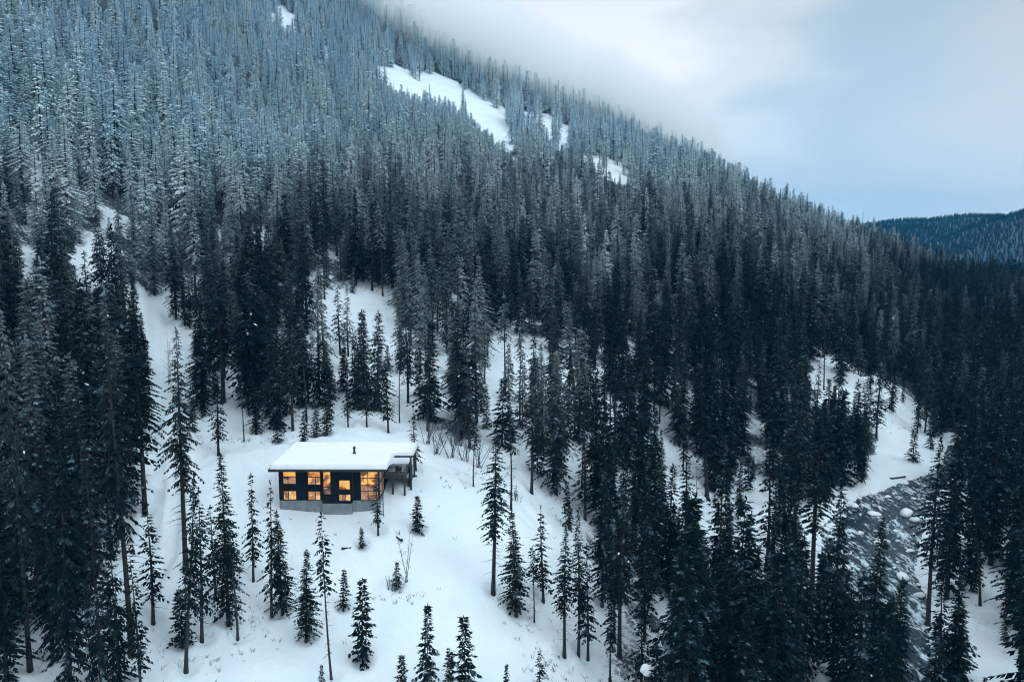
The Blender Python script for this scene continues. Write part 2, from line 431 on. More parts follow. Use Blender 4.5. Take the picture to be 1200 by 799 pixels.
# ------------------------------------------------------------------ the ground sheet
def build_ground():
    ang = np.radians(np.arange(-62, 62.01, 0.16))
    rad = np.concatenate([[6, 14, 24, 36, 48], np.geomspace(56, 320, 300)[:-1], np.geomspace(320, 6500, 220)])
    R, A = np.meshgrid(rad, ang, indexing='ij')
    X = R * np.sin(A); Y = R * np.cos(A)
    Z = ground(X, Y)
    for (hx_, hy_, *_r) in hand_pos:            # hollows in the snow round the trunks
        i0, i1 = np.searchsorted(rad, np.hypot(hx_, hy_) - 4), np.searchsorted(rad, np.hypot(hx_, hy_) + 4)
        j0, j1 = np.searchsorted(ang, math.atan2(hx_, hy_) - 0.05), np.searchsorted(ang, math.atan2(hx_, hy_) + 0.05)
        d_ = np.hypot(X[i0:i1, j0:j1] - hx_, Y[i0:i1, j0:j1] - hy_)
        Z[i0:i1, j0:j1] += 0.22 * np.exp(-((d_ - 1.7) / 0.7) ** 2) - 0.40 * np.exp(-(d_ / 0.9) ** 2)
    u, v = proj(X, Y, Z)
    op = np.zeros_like(X)
    P = [(u + du, v + dv) for du, dv in ((0, 0), (9, 0), (-9, 0), (0, 10), (0, -10))]
    for a, b in P:
        o = np.zeros(a.shape)
        for w, poly in OPEN:
            o = np.maximum(o, (w > 0.5) * inside(a, b, poly) * 1.0 + (w <= 0.5) * inside(a, b, poly) * 0.6)
        op += o / len(P)
    # floor darkened as debris and painted shade where the trees stand close together
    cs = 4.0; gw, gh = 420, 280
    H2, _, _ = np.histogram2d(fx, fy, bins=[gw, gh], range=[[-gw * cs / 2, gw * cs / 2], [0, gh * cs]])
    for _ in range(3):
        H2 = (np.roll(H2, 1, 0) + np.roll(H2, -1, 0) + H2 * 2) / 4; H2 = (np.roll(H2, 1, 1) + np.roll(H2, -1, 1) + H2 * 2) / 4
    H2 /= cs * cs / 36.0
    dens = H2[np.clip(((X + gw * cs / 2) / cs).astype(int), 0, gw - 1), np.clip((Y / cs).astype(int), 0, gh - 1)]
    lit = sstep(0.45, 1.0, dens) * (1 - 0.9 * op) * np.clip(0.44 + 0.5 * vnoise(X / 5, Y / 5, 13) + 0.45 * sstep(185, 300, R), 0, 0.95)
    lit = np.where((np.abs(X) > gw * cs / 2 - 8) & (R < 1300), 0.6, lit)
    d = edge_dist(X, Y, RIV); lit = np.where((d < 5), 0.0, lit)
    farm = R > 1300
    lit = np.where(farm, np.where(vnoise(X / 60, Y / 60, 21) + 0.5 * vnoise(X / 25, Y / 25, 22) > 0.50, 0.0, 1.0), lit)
    nr, na = X.shape
    idx = np.arange(nr * na).reshape(nr, na)
    F = np.stack([idx[:-1, :-1], idx[:-1, 1:], idx[1:, 1:], idx[1:, :-1]], -1).reshape(-1, 4)[:, ::-1]
    me = bpy.data.meshes.new('snowy_ground')
    me.vertices.add(nr * na); me.vertices.foreach_set('co', np.stack([X, Y, Z], -1).astype(np.float32).ravel())
    me.loops.add(F.size); me.loops.foreach_set('vertex_index', F.astype(np.int32).ravel())
    me.polygons.add(len(F)); me.polygons.foreach_set('loop_start', np.arange(0, F.size, 4, dtype=np.int32))
    me.polygons.foreach_set('loop_total', np.full(len(F), 4, dtype=np.int32))
    me.update(calc_edges=True)
    me.polygons.foreach_set('use_smooth', np.ones(len(F), bool))
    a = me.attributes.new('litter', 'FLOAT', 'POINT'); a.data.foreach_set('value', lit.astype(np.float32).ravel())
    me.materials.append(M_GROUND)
    o = bpy.data.objects.new('ground', me); col.objects.link(o)
    tag(o, kind='structure')
    return o

# ------------------------------------------------------------------ river
def build_river():
    m, t, b = new_mat('river_water')
    g = N(t, 'ShaderNodeNewGeometry'); mp = N(t, 'ShaderNodeMapping')
    mp.inputs['Rotation'].default_value = (0, 0, math.radians(24)); mp.inputs['Scale'].default_value = (1.0, 0.30, 1)
    t.links.new(g.outputs['Position'], mp.inputs['Vector'])
    n1 = noise(t, mp.outputs[0], 0.55, 6, 0.7); n2 = noise(t, mp.outputs[0], 3.0, 4, 0.6)
    s = math_node(t, 'ADD', n1, math_node(t, 'MULTIPLY', math_node(t, 'SUBTRACT', n2, 0.5), 0.6))
    foam = ramp(t, s, [(0.52, 0.0), (0.57, 0.45), (0.63, 1.0)])
    t.links.new(mix_rgb(t, foam, (0.006, 0.024, 0.036), (0.62, 0.74, 0.80)), b.inputs['Base Color'])
    t.links.new(ramp(t, foam, [(0.0, 0.10), (1.0, 0.8)]), b.inputs['Roughness'])
    b.inputs['IOR'].default_value = 1.33; b.inputs['Specular IOR Level'].default_value = 0.3
    bn = N(t, 'ShaderNodeBump'); bn.inputs['Strength'].default_value = 0.5; bn.inputs['Distance'].default_value = 0.3
    t.links.new(s, bn.inputs['Height']); t.links.new(bn.outputs[0], b.inputs['Normal'])
    L = [(rl[0][0] - 4, rl[0][1] - 60)] + rl; Rr = [(rr[0][0] + 4, rr[0][1] - 60)] + rr
    verts = []; faces = []; K = 24; rows = []
    for i in range(len(L) - 1):
        for j in range(10):
            f = j / 10
            rows.append(((L[i][0] * (1 - f) + L[i + 1][0] * f, L[i][1] * (1 - f) + L[i + 1][1] * f), (Rr[i][0] * (1 - f) + Rr[i + 1][0] * f, Rr[i][1] * (1 - f) + Rr[i + 1][1] * f)))
    for a, c in rows:
        for k in range(K + 1):
            f = -0.12 + 1.24 * k / K
            x = a[0] * (1 - f) + c[0] * f; y = a[1] * (1 - f) + c[1] * f
            verts.append((x, y, water_z(y) + 0.16 * float(vnoise(x / 2.2, y / 1.4, 31)) + 0.12 * float(vnoise(x / 0.9, y / 0.8, 32))))
    for i in range(len(rows) - 1):
        for k in range(K):
            a = i * (K + 1) + k
            faces.append((a, a + 1, a + K + 2, a + K + 1))
    o = mesh_obj('river', verts, faces, m, None, True)
    tag(o, kind='structure')
build_river()

rng = random.Random(7)
ORD = ['first', 'second', 'third', 'fourth', 'fifth', 'sixth', 'seventh', 'eighth', 'ninth', 'tenth', 'eleventh', 'twelfth', 'thirteenth', 'fourteenth', 'fifteenth', 'sixteenth', 'seventeenth', 'eighteenth', 'nineteenth', 'twentieth']
ORD += ['twenty ' + o_ for o_ in ORD[:10]]
def boulder_mesh(seed, flat=0.7):
    r = random.Random(seed); bm = bmesh.new()
    bmesh.ops.create_icosphere(bm, subdivisions=3, radius=1.0)
    ph = [(Vector((r.uniform(-1, 1), r.uniform(-1, 1), r.uniform(-1, 1))).normalized(), r.uniform(0.55, 0.9)) for _ in range(9)]
    for v in bm.verts:
        for d, k in ph:
            e = v.co.dot(d) - k
            if e > 0: v.co -= d * e * 0.85
        v.co.z *= flat
    me = bpy.data.meshes.new('river_boulder'); bm.to_mesh(me)
    me.materials.append(M_ROCK)
    # snow cap: the upper part swollen outward
    cap = bmesh.new(); cap.from_mesh(me)
    for v in cap.verts:
        if v.co.z > 0.12: v.co.x *= 1.08; v.co.y *= 1.08; v.co.z = v.co.z * 1.12 + 0.16
        else: v.co *= 0.93
    bmesh.ops.delete(cap, geom=[v for v in cap.verts if v.co.z < -0.05], context='VERTS')
    mc = bpy.data.meshes.new('snow_cap'); cap.to_mesh(mc); cap.free(); bm.free()
    mc.materials.append(M_SNOW)
    mc.polygons.foreach_set('use_smooth', [True] * len(mc.polygons))
    return me, mc
BM = [boulder_mesh(s) for s in (1, 2, 3, 4)]
def boulder(x, y, z, s, label, i, group='snow capped boulders in the river'):
    me, mc = BM[i % 4]
    o = empty('river_boulder', (x, y, z), rng.uniform(0, 6.28)); o.scale = (s * rng.uniform(0.9, 1.4), s, s * rng.uniform(0.7, 1.0))
    for n, d in (('rock', me), ('snow_cap', mc)):
        c = bpy.data.objects.new(n, d); col.objects.link(c); c.parent = o
    tag(o, label, 'boulder', group)
for i, (u, v, px, lab) in enumerate([
    (968,603,8,'rounded snow capped boulder at the edge of the snow bank above the bend'),
    (985,606,9,'oval snow capped boulder just out from the bank in the upper river'),
    (975,617,10,'wide snow capped boulder close to the bank below the oval one'),
    (1000,593,10,'tall curved snow mound on a boulder below the dark bank undercut'),
    (1026,603,10,'low snow capped boulder in mid river splitting the white water'),
    (1061,603,14,'long flat snow capped boulder near the far side of the upper rapids'),
    (1071,610,9,'snow capped boulder touching the firs on the far bank'),
    (1035,637,13,'broad snow capped boulder alone in the dark middle of the river'),
    (991,648,11,'round white boulder in the foam of the lower rapids'),
    (1059,678,15,'large snow covered boulder at the tip of the far snow bank'),
    (1077,698,10,'snow capped boulder under the far bank at the bottom of the river'),
    (1068,646,8,'small snow capped boulder against the far bank mid river'),
    (974,629,7,'small snow speckled boulder by the near firs'),
    (988,667,13,'long snow capped boulder below the foam near the dark firs'),
    (1022,579,7,'dark wet boulder with little snow below the upper snow bank'),
    (1059,567,8,'dark rock with a thin snow cap at the upper end of the river'),
    (1012,700,12,'snow capped boulder glimpsed between firs in the lower river'),
    (1040,583,6,'small dark boulder in the upper dark water'),
    (1050,622,5,'tiny boulder breaking the white water in mid river'),
    (1008,625,6,'small boulder in the rapids between foam streaks')]):
    x, y = on_water(u, v); s = px * 0.5 * y / FPX
    boulder(x, y, water_z(y) - 0.1 * s, s * 1.35, lab, i)
rw = random.Random(42)
WORDS = ['upper', 'middle', 'lower']
for i in range(24):
    v = 572 + i * 6.2; k_ = min(2, i // 8)
    ul = np.interp(v, [568, 583, 598, 618, 690, 740], [1050, 1010, 985, 962, 974, 1004]); ur = np.interp(v, [566, 600, 640, 670, 705, 750], [1110, 1088, 1078, 1072, 1088, 1090])
    u = ul + (ur - ul) * rw.uniform(0.08, 0.92); x, y = on_water(u, v); s = rw.uniform(2.2, 5.0) * 0.5 * y / FPX * 1.3
    boulder(x, y, water_z(y) - 0.05, s, 'small white capped rock in the %s rapids, %s counting down the reach' % (WORDS[k_], ORD[i % 8]), i, 'small rocks in the rapids')
# rocks lining both banks
k = 0
for side, E in (('near', rl), ('far', rr)):
    for i in range(len(E) - 2):
        for j in range(2):
            f = (j + rng.random() * 0.8) / 2
            x = E[i][0] * (1 - f) + E[i + 1][0] * f + rng.uniform(-0.9, 0.9); y = E[i][1] * (1 - f) + E[i + 1][1] * f
            s = rng.uniform(0.35, 0.95) * (0.7 + y / 400)
            boulder(x, y, water_z(y) + 0.05, s, 'snow capped rock lining the %s edge of the river, %s counting upstream' % ('house side' if side == 'near' else 'far', ORD[min(i * 2 + j, 29)]), k, 'rocks lining the %s bank' % side)
            k += 1

# ------------------------------------------------------------------ conifers
def make_tree_mesh(seed, H, cb, R, nb, step, twig, droop, gap=0.0, lean=0.02, shape=0.85, dead=14, top=0.0, jag=0.35, snow=0.0015, rt=None):
    """returns (trunk mesh data, crown mesh data); crown is many small needle sprays on drooping limbs"""
    r = np.random.RandomState(seed)
    rt = rt or H * 0.0105
    ph1, ph2 = r.uniform(0, 6.28, 2)
    def axis(t):
        return np.array([lean * H * (t ** 1.5) * math.cos(ph1) + 0.004 * H * math.sin(5 * t + ph2), lean * H * (t ** 1.5) * math.sin(ph1), t * H])
    tb = MB()
    ts = [-0.03, 0.0, 0.02, 0.1, 0.25, 0.4, 0.55, 0.7, 0.82, 0.93, 1.0]
    tb.tube([axis(max(t, 0)) + np.array([0, 0, min(t, 0) * H]) for t in ts], [rt * (1.25 if t <= 0 else (1 - t) ** 0.85 * (1.0 if t > 0.02 else 1.12) + 0.012) for t in ts], 7)
    for _ in range(dead):                                  # dead stubs below the crown
        t = r.uniform(0.12, max(cb + 0.12, 0.3)); a = r.uniform(0, 6.28); L = r.uniform(0.4, 1.6) * R * 0.42
        p = axis(t); q = p + np.array([math.cos(a) * L, math.sin(a) * L, -0.25 * L])
        tb.tube([p, (p + q) / 2 + np.array([0, 0, 0.05 * L]), q], [0.045, 0.03, 0.012], 3, False)
    V = []; F = []; T = []; MI = []
    def spray(p, d, side, L, w, tip, mi):
        b = len(V)
        if mi == 1: L *= 0.6; w *= 0.9
        m = p + d * L * 0.45; e = p + d * L
        V.extend([p, m + side * w, e, m - side * w]); F.append((b, b + 1, b + 2, b + 3)); T.extend([tip * 0.6, tip, min(1, tip + 0.15), tip]); MI.append(mi)
    limbs = MB()
    sect = r.uniform(0.55, 1.15, 8)                        # lopsided: each side of the tree has its own vigour per height band
    bands = r.uniform(0.5, 1.2, (12, 8))
    for i in range(nb):
        f = (i + r.uniform(0, 1)) / nb
        f = f ** 0.85
        t = cb + (1 - cb) * (0.0 + 0.985 * f)
        a = i * 2.399 + r.uniform(-0.4, 0.4)
        sct = int((a % 6.2832) / 6.2832 * 8) % 8
        bd_ = bands[min(int(t * 12), 11), sct]
        g = 1 - (t - cb) / (1 - cb)
        prof = (g ** shape) * (0.55 + 0.45 * min(1, (1 - g) * 4 + 0.25)) + 0.035
        L = R * prof * bd_ * (1 - jag * r.uniform(0, 1)) * (0.85 + 0.25 * sect[sct])
        if r.uniform() < gap * (0.6 + 0.8 * (1 - g)): continue
        if bd_ < 0.68 and r.uniform() < gap * 1.5: continue
        L = max(L, 0.25)
        p0 = axis(t)
        rise = 0.35 - 0.75 * g + r.uniform(-0.12, 0.12)    # top limbs rise, lower ones hang
        dirh = np.array([math.cos(a), math.sin(a), 0.0]); sideh = np.array([-math.sin(a), math.cos(a), 0.0])
        n = max(2, int(L / step))
        def bp(s):
            return p0 + dirh * L * s + np.array([0, 0, L * (rise * s - droop * s * s + 0.12 * droop * s ** 4)])
        if L > 1.2:
            limbs.tube([bp(0), bp(0.5), bp(0.95)], [0.05, 0.03, 0.01], 3, False)
        for j in range(n):
            s = (j + 0.6 + r.uniform(-0.25, 0.25)) / n
            if s < 0.12 and g > 0.2: continue
            c = bp(s); tan = bp(min(s + 0.08, 1.05)) - c; tan /= (np.linalg.norm(tan) + 1e-9)
            tip = 0.25 + 0.75 * s
            tl = twig * (0.55 + 0.75 * (1 - s)) * r.uniform(0.7, 1.25) * min(1.0, 0.5 + L / R)
            for sg in (-1, 1):
                d = tan * (0.62 + 0.5 * s) + sideh * sg * (0.95 - 0.35 * s) + np.array([0, 0, -0.30 - 0.25 * r.uniform()])
                d /= np.linalg.norm(d)
                sd_ = np.cross(d, np.array([0, 0, 1.0]) + r.uniform(-0.5, 0.5, 3)); sd_ /= np.linalg.norm(sd_)
                spray(c, d, sd_, tl, tl * 0.17 + 0.03, tip, 1 if (r.uniform() < snow) else 0)
            if r.uniform() < 0.75:                         # hanging spray that gives the limb its body
                d = tan * 0.5 + np.array([r.uniform(-0.3, 0.3), r.uniform(-0.3, 0.3), -0.8]); d /= np.linalg.norm(d)
                spray(c, d, tan, tl * 0.75, tl * 0.20 + 0.03, tip * 0.7, 0)
        e = bp(0.93); d = bp(1.05) - bp(0.93); d /= (np.linalg.norm(d) + 1e-9)
        spray(e, d, sideh, twig * 0.6, twig * 0.16, 1.0, 0)
    for kx in range(6):                                    # leader
        a = kx * 1.05
        spray(axis(0.965 + 0.006 * kx), np.array([0.35 * math.cos(a), 0.35 * math.sin(a), 0.9]), np.array([-math.sin(a), math.cos(a), 0]), 0.02 * H, 0.004 * H + 0.03, 0.8, 0)
    nv = len(V); V += [np.array(q) for q in limbs.v]; F += [tuple(x + nv for x in f) for f in limbs.f]
    T += [0.1] * len(limbs.v); MI += [2] * len(limbs.f)
    me = bpy.data.meshes.new('crown')
    me.from_pydata([tuple(map(float, p)) for p in V], [], F)
    for m in (M_NEEDLE, M_SNOW, M_BARK): me.materials.append(m)
    me.polygons.foreach_set('material_index', MI)
    at = me.attributes.new('tip', 'FLOAT', 'POINT'); at.data.foreach_set('value', np.array(T, dtype=np.float32))
    tr = bpy.data.meshes.new('trunk'); tr.from_pydata([tuple(map(float, p)) for p in tb.v], [], tb.f); tr.materials.append(M_BARK)
    tr.polygons.foreach_set('use_smooth', [True] * len(tr.polygons))
    return tr, me

KINDS = {}   # kind -> list of (trunk, crown, H, R)
def add_kind(kind, seeds, **kw):
    KINDS[kind] = [(*make_tree_mesh(s, **kw), kw['H'], kw['R']) for s in seeds]
add_kind('dense', (11, 12, 13, 14), H=28, cb=0.07, R=4.3, nb=300, step=0.32, twig=0.85, droop=0.38, gap=0.16, shape=1.0, jag=0.45)
add_kind('tall', (21, 22, 23, 24), H=34, cb=0.34, R=4.0, nb=200, step=0.32, twig=0.85, droop=0.46, gap=0.24, shape=0.88, dead=34, jag=0.5)
add_kind('sparse', (31, 32, 33, 34), H=22, cb=0.20, R=3.0, nb=105, step=0.40, twig=0.95, droop=0.48, gap=0.28, shape=0.95, dead=24, jag=0.5)
add_kind('pole', (41, 42, 43), H=24, cb=0.55, R=2.1, nb=70, step=0.36, twig=0.8, droop=0.5, gap=0.25, shape=0.6, dead=34, jag=0.5, rt=0.17)
add_kind('young', (51, 52, 53, 54), H=9, cb=0.05, R=1.75, nb=105, step=0.26, twig=0.62, droop=0.30, gap=0.10, dead=2)
add_kind('narrow', (61, 62, 63, 64), H=24, cb=0.12, R=2.9, nb=190, step=0.42, twig=0.95, droop=0.42, gap=0.16, shape=0.85, jag=0.45, dead=16)
add_kind('wide', (91, 92, 93, 94), H=18, cb=0.04, R=3.3, nb=210, step=0.40, twig=0.95, droop=0.34, gap=0.16, shape=0.95, jag=0.45, dead=2)
add_kind('snag', (71, 72), H=20, cb=0.92, R=1.0, nb=6, step=0.5, twig=0.4, droop=0.5, gap=0.3, dead=46, rt=0.15, lean=0.03)
add_kind('distant', (81, 82, 83, 84), H=22, cb=0.05, R=4.5, nb=110, step=0.9, twig=1.9, droop=0.35, gap=0.10, shape=0.85, dead=0)

def place_tree(x, y, z, h, w, kind, var, label, group=None, cat='fir tree', name='fir_tree', tilt=(0, 0)):
    tr, cr, H, R = KINDS[kind][var % len(KINDS[kind])]
    o = empty(name, (x, y, z), rng.uniform(0, 6.28))
    sz = h / H; sx = (w / (2 * R * 0.82)) if w else sz * rng.uniform(0.95, 1.4)
    sx = min(max(sx, sz * 0.55), sz * 1.5)
    o.scale = (sx, sx, sz)
    if tilt != (0, 0):
        o.rotation_mode = 'XYZ'
        o.rotation_euler = (Matrix.Rotation(tilt[0], 3, 'Y') @ Matrix.Rotation(tilt[1], 3, 'X') @ Matrix.Rotation(o.rotation_euler.z, 3, 'Z')).to_euler()
    for n, d in (('trunk', tr), ('crown', cr)):
        if kind == 'snag' and n == 'crown': continue
        c = bpy.data.objects.new(n, d); col.objects.link(c); c.parent = o
    tag(o, label, cat, group)
    return o

# hand placed trees: foot (u, v), top v, crown width in picture px, kind, sideways lean, label
HAND = [
 (36,783,345,50,'tall',0,'huge fir with a thick bare lower trunk at the outer edge of the near stand'),
 (10,806,560,60,'dense',0,'dark fir at the outermost bottom corner of the near stand'),
 (62,772,492,50,'dense',0,'dark fir filling the gap between the huge bare footed fir and the broadest one'),
 (104,742,470,48,'sparse',0,'ragged fir behind the broadest fir of the near stand'),
 (141,806,606,46,'wide',0,'low skirted fir in front of the very tall trackside fir'),
 (84,815,430,70,'dense',0,'broad dense fir branched to the snow, biggest crown of the near stand'),
 (121,812,520,54,'dense',0,'dark dense fir close beside the broadest fir of the near stand'),
 (153,766,335,60,'tall',0,'very tall fir with a straight bare trunk beside the snowy track'),
 (165,812,640,38,'sparse',0,'thin ragged fir on a pole stem at the front of the near stand'),
 (180,728,588,44,'sparse',0,'slim sparse fir just in front of the very tall trackside fir'),
 (170,600,352,52,'tall',0,'tall drooping fir whose boughs hang over the snowy track'),
 (219,784,556,44,'tall',0.06,'slender leaning fir with a long bare trunk left of the paired trunks'),
 (218,668,383,56,'tall',0,'tallest lone fir rising between the track and the house clearing'),
 (237,750,572,44,'sparse',0.02,'thin fir with a bare lower trunk among the mid stand'),
 (213,756,690,32,'young',0,'short bushy fir at the foot of the leaning slender fir'),
 (268,731,530,56,'dense',0,'dark pointed fir, tallest of the cluster beside the house'),
 (253,700,590,40,'sparse',0,'ragged fir half hidden behind the dark pointed one'),
 (278,747,606,44,'pole',0,'bare stemmed fir in front of the cluster beside the house'),
 (297,678,553,30,'sparse',0,'thin airy fir standing alone between the cluster and the house'),
 (319,721,562,36,'sparse',0,'airy fir, farther of the twin firs below the house wall end'),
 (331,718,596,42,'dense',0,'bushy skirted fir, shorter of the twin firs below the house wall end'),
 (359,749,642,44,'dense',0,'ragged low fir on the open snow below the house'),
 (388,793,600,30,'pole',-0.055,'tall drooping dying fir on a thin bare stem in front of the house'),
 (377,812,777,14,'young',0,'tiny fir top at the foot of the thin bare stemmed fir'),
 (403,712,665,20,'young',0,'small fir beside the thin bare stemmed fir on the slope'),
 (425,776,677,38,'young',0,'neat cone shaped fir alone on the lower snow slope'),
 (501,822,705,34,'young',0,'pointed fir with layered boughs at the bottom of the slope'),
 (546,818,719,42,'young',0,'full pointed fir with a lower companion at the bottom of the slope'),
 (528,826,757,30,'young',0,'lower companion fir leaning against the full pointed one'),
 (473,836,765,28,'young',0,'small fir top beside the pointed layered fir'),
 (593,836,776,16,'young',0,'smallest fir top on the lower slope, alone'),
 (632,822,758,30,'sparse',0,'blunt topped small fir near the forest edge at the slope foot'),
 (424,641,616,15,'young',0,'knee high bushy fir just below the house corner'),
 (443,624,553,31,'sparse',0,'airy fir directly in front of the glazed house corner'),
 (490,622,579,25,'young',0,'compact dark little fir alone on the snow beside the house'),
 (465,688,657,18,'young',0,'stunted fir next to the bare shrub'),
 (578,694,500,50,'tall',0.03,'tall dark fir, first of the pair at the clearing edge'),
 (605,719,598,50,'dense',-0.02,'low skirted fir, second of the pair at the clearing edge'),
 (626,726,640,26,'pole',0,'spindly fir with a bare stem beside the pair'),
 (636,702,592,38,'sparse',0,'ragged fir behind the spindly one at the clearing edge'),
 (661,768,618,42,'tall',0,'dark fir with a bare foot, first of three trunks at the slope foot'),
 (678,767,598,36,'tall',0,'slim fir, middle of the three trunks at the slope foot'),
 (689,771,636,38,'sparse',0,'sparse fir, last of the three trunks at the slope foot'),
 (599,596,470,30,'pole',0,'thin bare stemmed fir with a bush at its foot above the clearing'),
 (555,568,488,26,'pole',0,'short bare stemmed fir above the clearing nearest the house'),
 (623,576,424,36,'tall',0,'tall slim fir at the top corner of the clearing'),
 (286,515,440,22,'pole',0,'thin bare stem standing on the snow bank uphill of the house'),
 (301,508,430,38,'dense',0,'bushy fir on the snow bank uphill of the house'),
 (326,517,480,22,'young',0,'small snow dusted fir behind the house end'),
 (357,525,480,19,'young',0,'small fir right behind the roof edge'),
 (371,511,472,18,'young',0,'slim young fir behind the middle of the roof'),
 (383,509,466,20,'young',0,'young fir beside the slim one behind the roof'),
 (408,500,440,20,'sparse',0,'thin fir behind the chimney'),
 (430,498,432,22,'sparse',0,'thin fir behind the far half of the roof'),
 (455,505,430,26,'sparse',0,'airy fir behind the joint of the two roofs'),
 (487,549,478,24,'sparse',0,'nearly bare little fir just past the canopy roof'),
 (237,478,330,52,'dense',0,'dark fir high beside the track above the lone tall fir'),
 (256,532,430,40,'sparse',0,'ragged fir at the upper corner of the house clearing'),
 (262,470,300,50,'tall',0,'tall dark fir in the wall of forest above the track'),
 (1018,812,606,66,'dense',0,'shapely fir standing in front of the river rapids'),
 (1086,735,512,48,'tall',0,'tall fir on the far bank overhanging the river'),
 (1110,700,470,60,'dense',0,'thick dark fir on the far bank behind the overhanging one'),
 (1148,707,560,30,'pole',-0.08,'leaning bare stemmed fir on the snowy far bank'),
 (1119,800,705,42,'young',0,'young fir on the far snow bank below the river'),
 (1070,540,500,20,'young',0,'small fir alone on the snow bank above the river bend'),
 (1160,660,450,56,'dense',0,'heavy dark fir on the far bank beside the leaning stem'),
 (1190,735,500,60,'dense',0,'heavy dark fir at the outer end of the far snow bank'),
 (675,492,352,50,'tall',-0.07,'big fir with a leaning thick trunk on the snowy strip'),
 (648,563,430,30,'pole',0,'bare stemmed fir on the snowy strip below the leaning fir'),
 (682,567,440,26,'pole',0,'thin stem beside the bare stemmed fir on the snowy strip'),
 (715,500,405,32,'pole',0,'straight stem at the upper end of the snowy strip'),
 (828,581,430,44,'tall',-0.06,'leaning fir at the lower end of the snowy strip'),
 (950,700,470,58,'tall',0,'tall dark fir on the house side bank above the boulders'),
 (1000,838,668,60,'wide',0,'broad fir at the bottom edge on the house side of the river'),
 (1042,846,700,52,'wide',0,'broad fir hiding the lowest stretch of the river'),
 (1050,802,676,48,'dense',0,'dark fir standing over the narrow lowest stretch of the river'),
 (1100,795,672,40,'sparse',0,'ragged fir on the far bank over the narrow lowest stretch'),
 (1112,826,660,50,'dense',0,'dense fir at the bottom edge on the far river bank'),
 (1092,842,720,36,'sparse',0,'thin fir at the bottom edge next to the dense far bank one'),
 (975,790,560,60,'dense',0,'dark dense fir next to the shapely fir before the river'),
 (930,640,450,44,'tall',0,'slim dark fir by the river bend'),
]
hand_pos = []
def hexpr(u, v, v2, D):
    return pt(u, v2, D)[2] - pt(u, v, D)[2]
for i, (u, v, vt, wpx, kind, lean, lab) in enumerate(HAND):
    x, y = hit(u, v)
    z = gz(x, y)
    h = hexpr(u, v, vt, y)
    w = wpx * math.hypot(x, y) / FPX if wpx else None
    place_tree(x, y, z - 0.15, h, w, kind, i, lab, None, tilt=(lean, 0) if lean else (0, 0))
    hand_pos.append((x, y, u, v, vt, wpx))

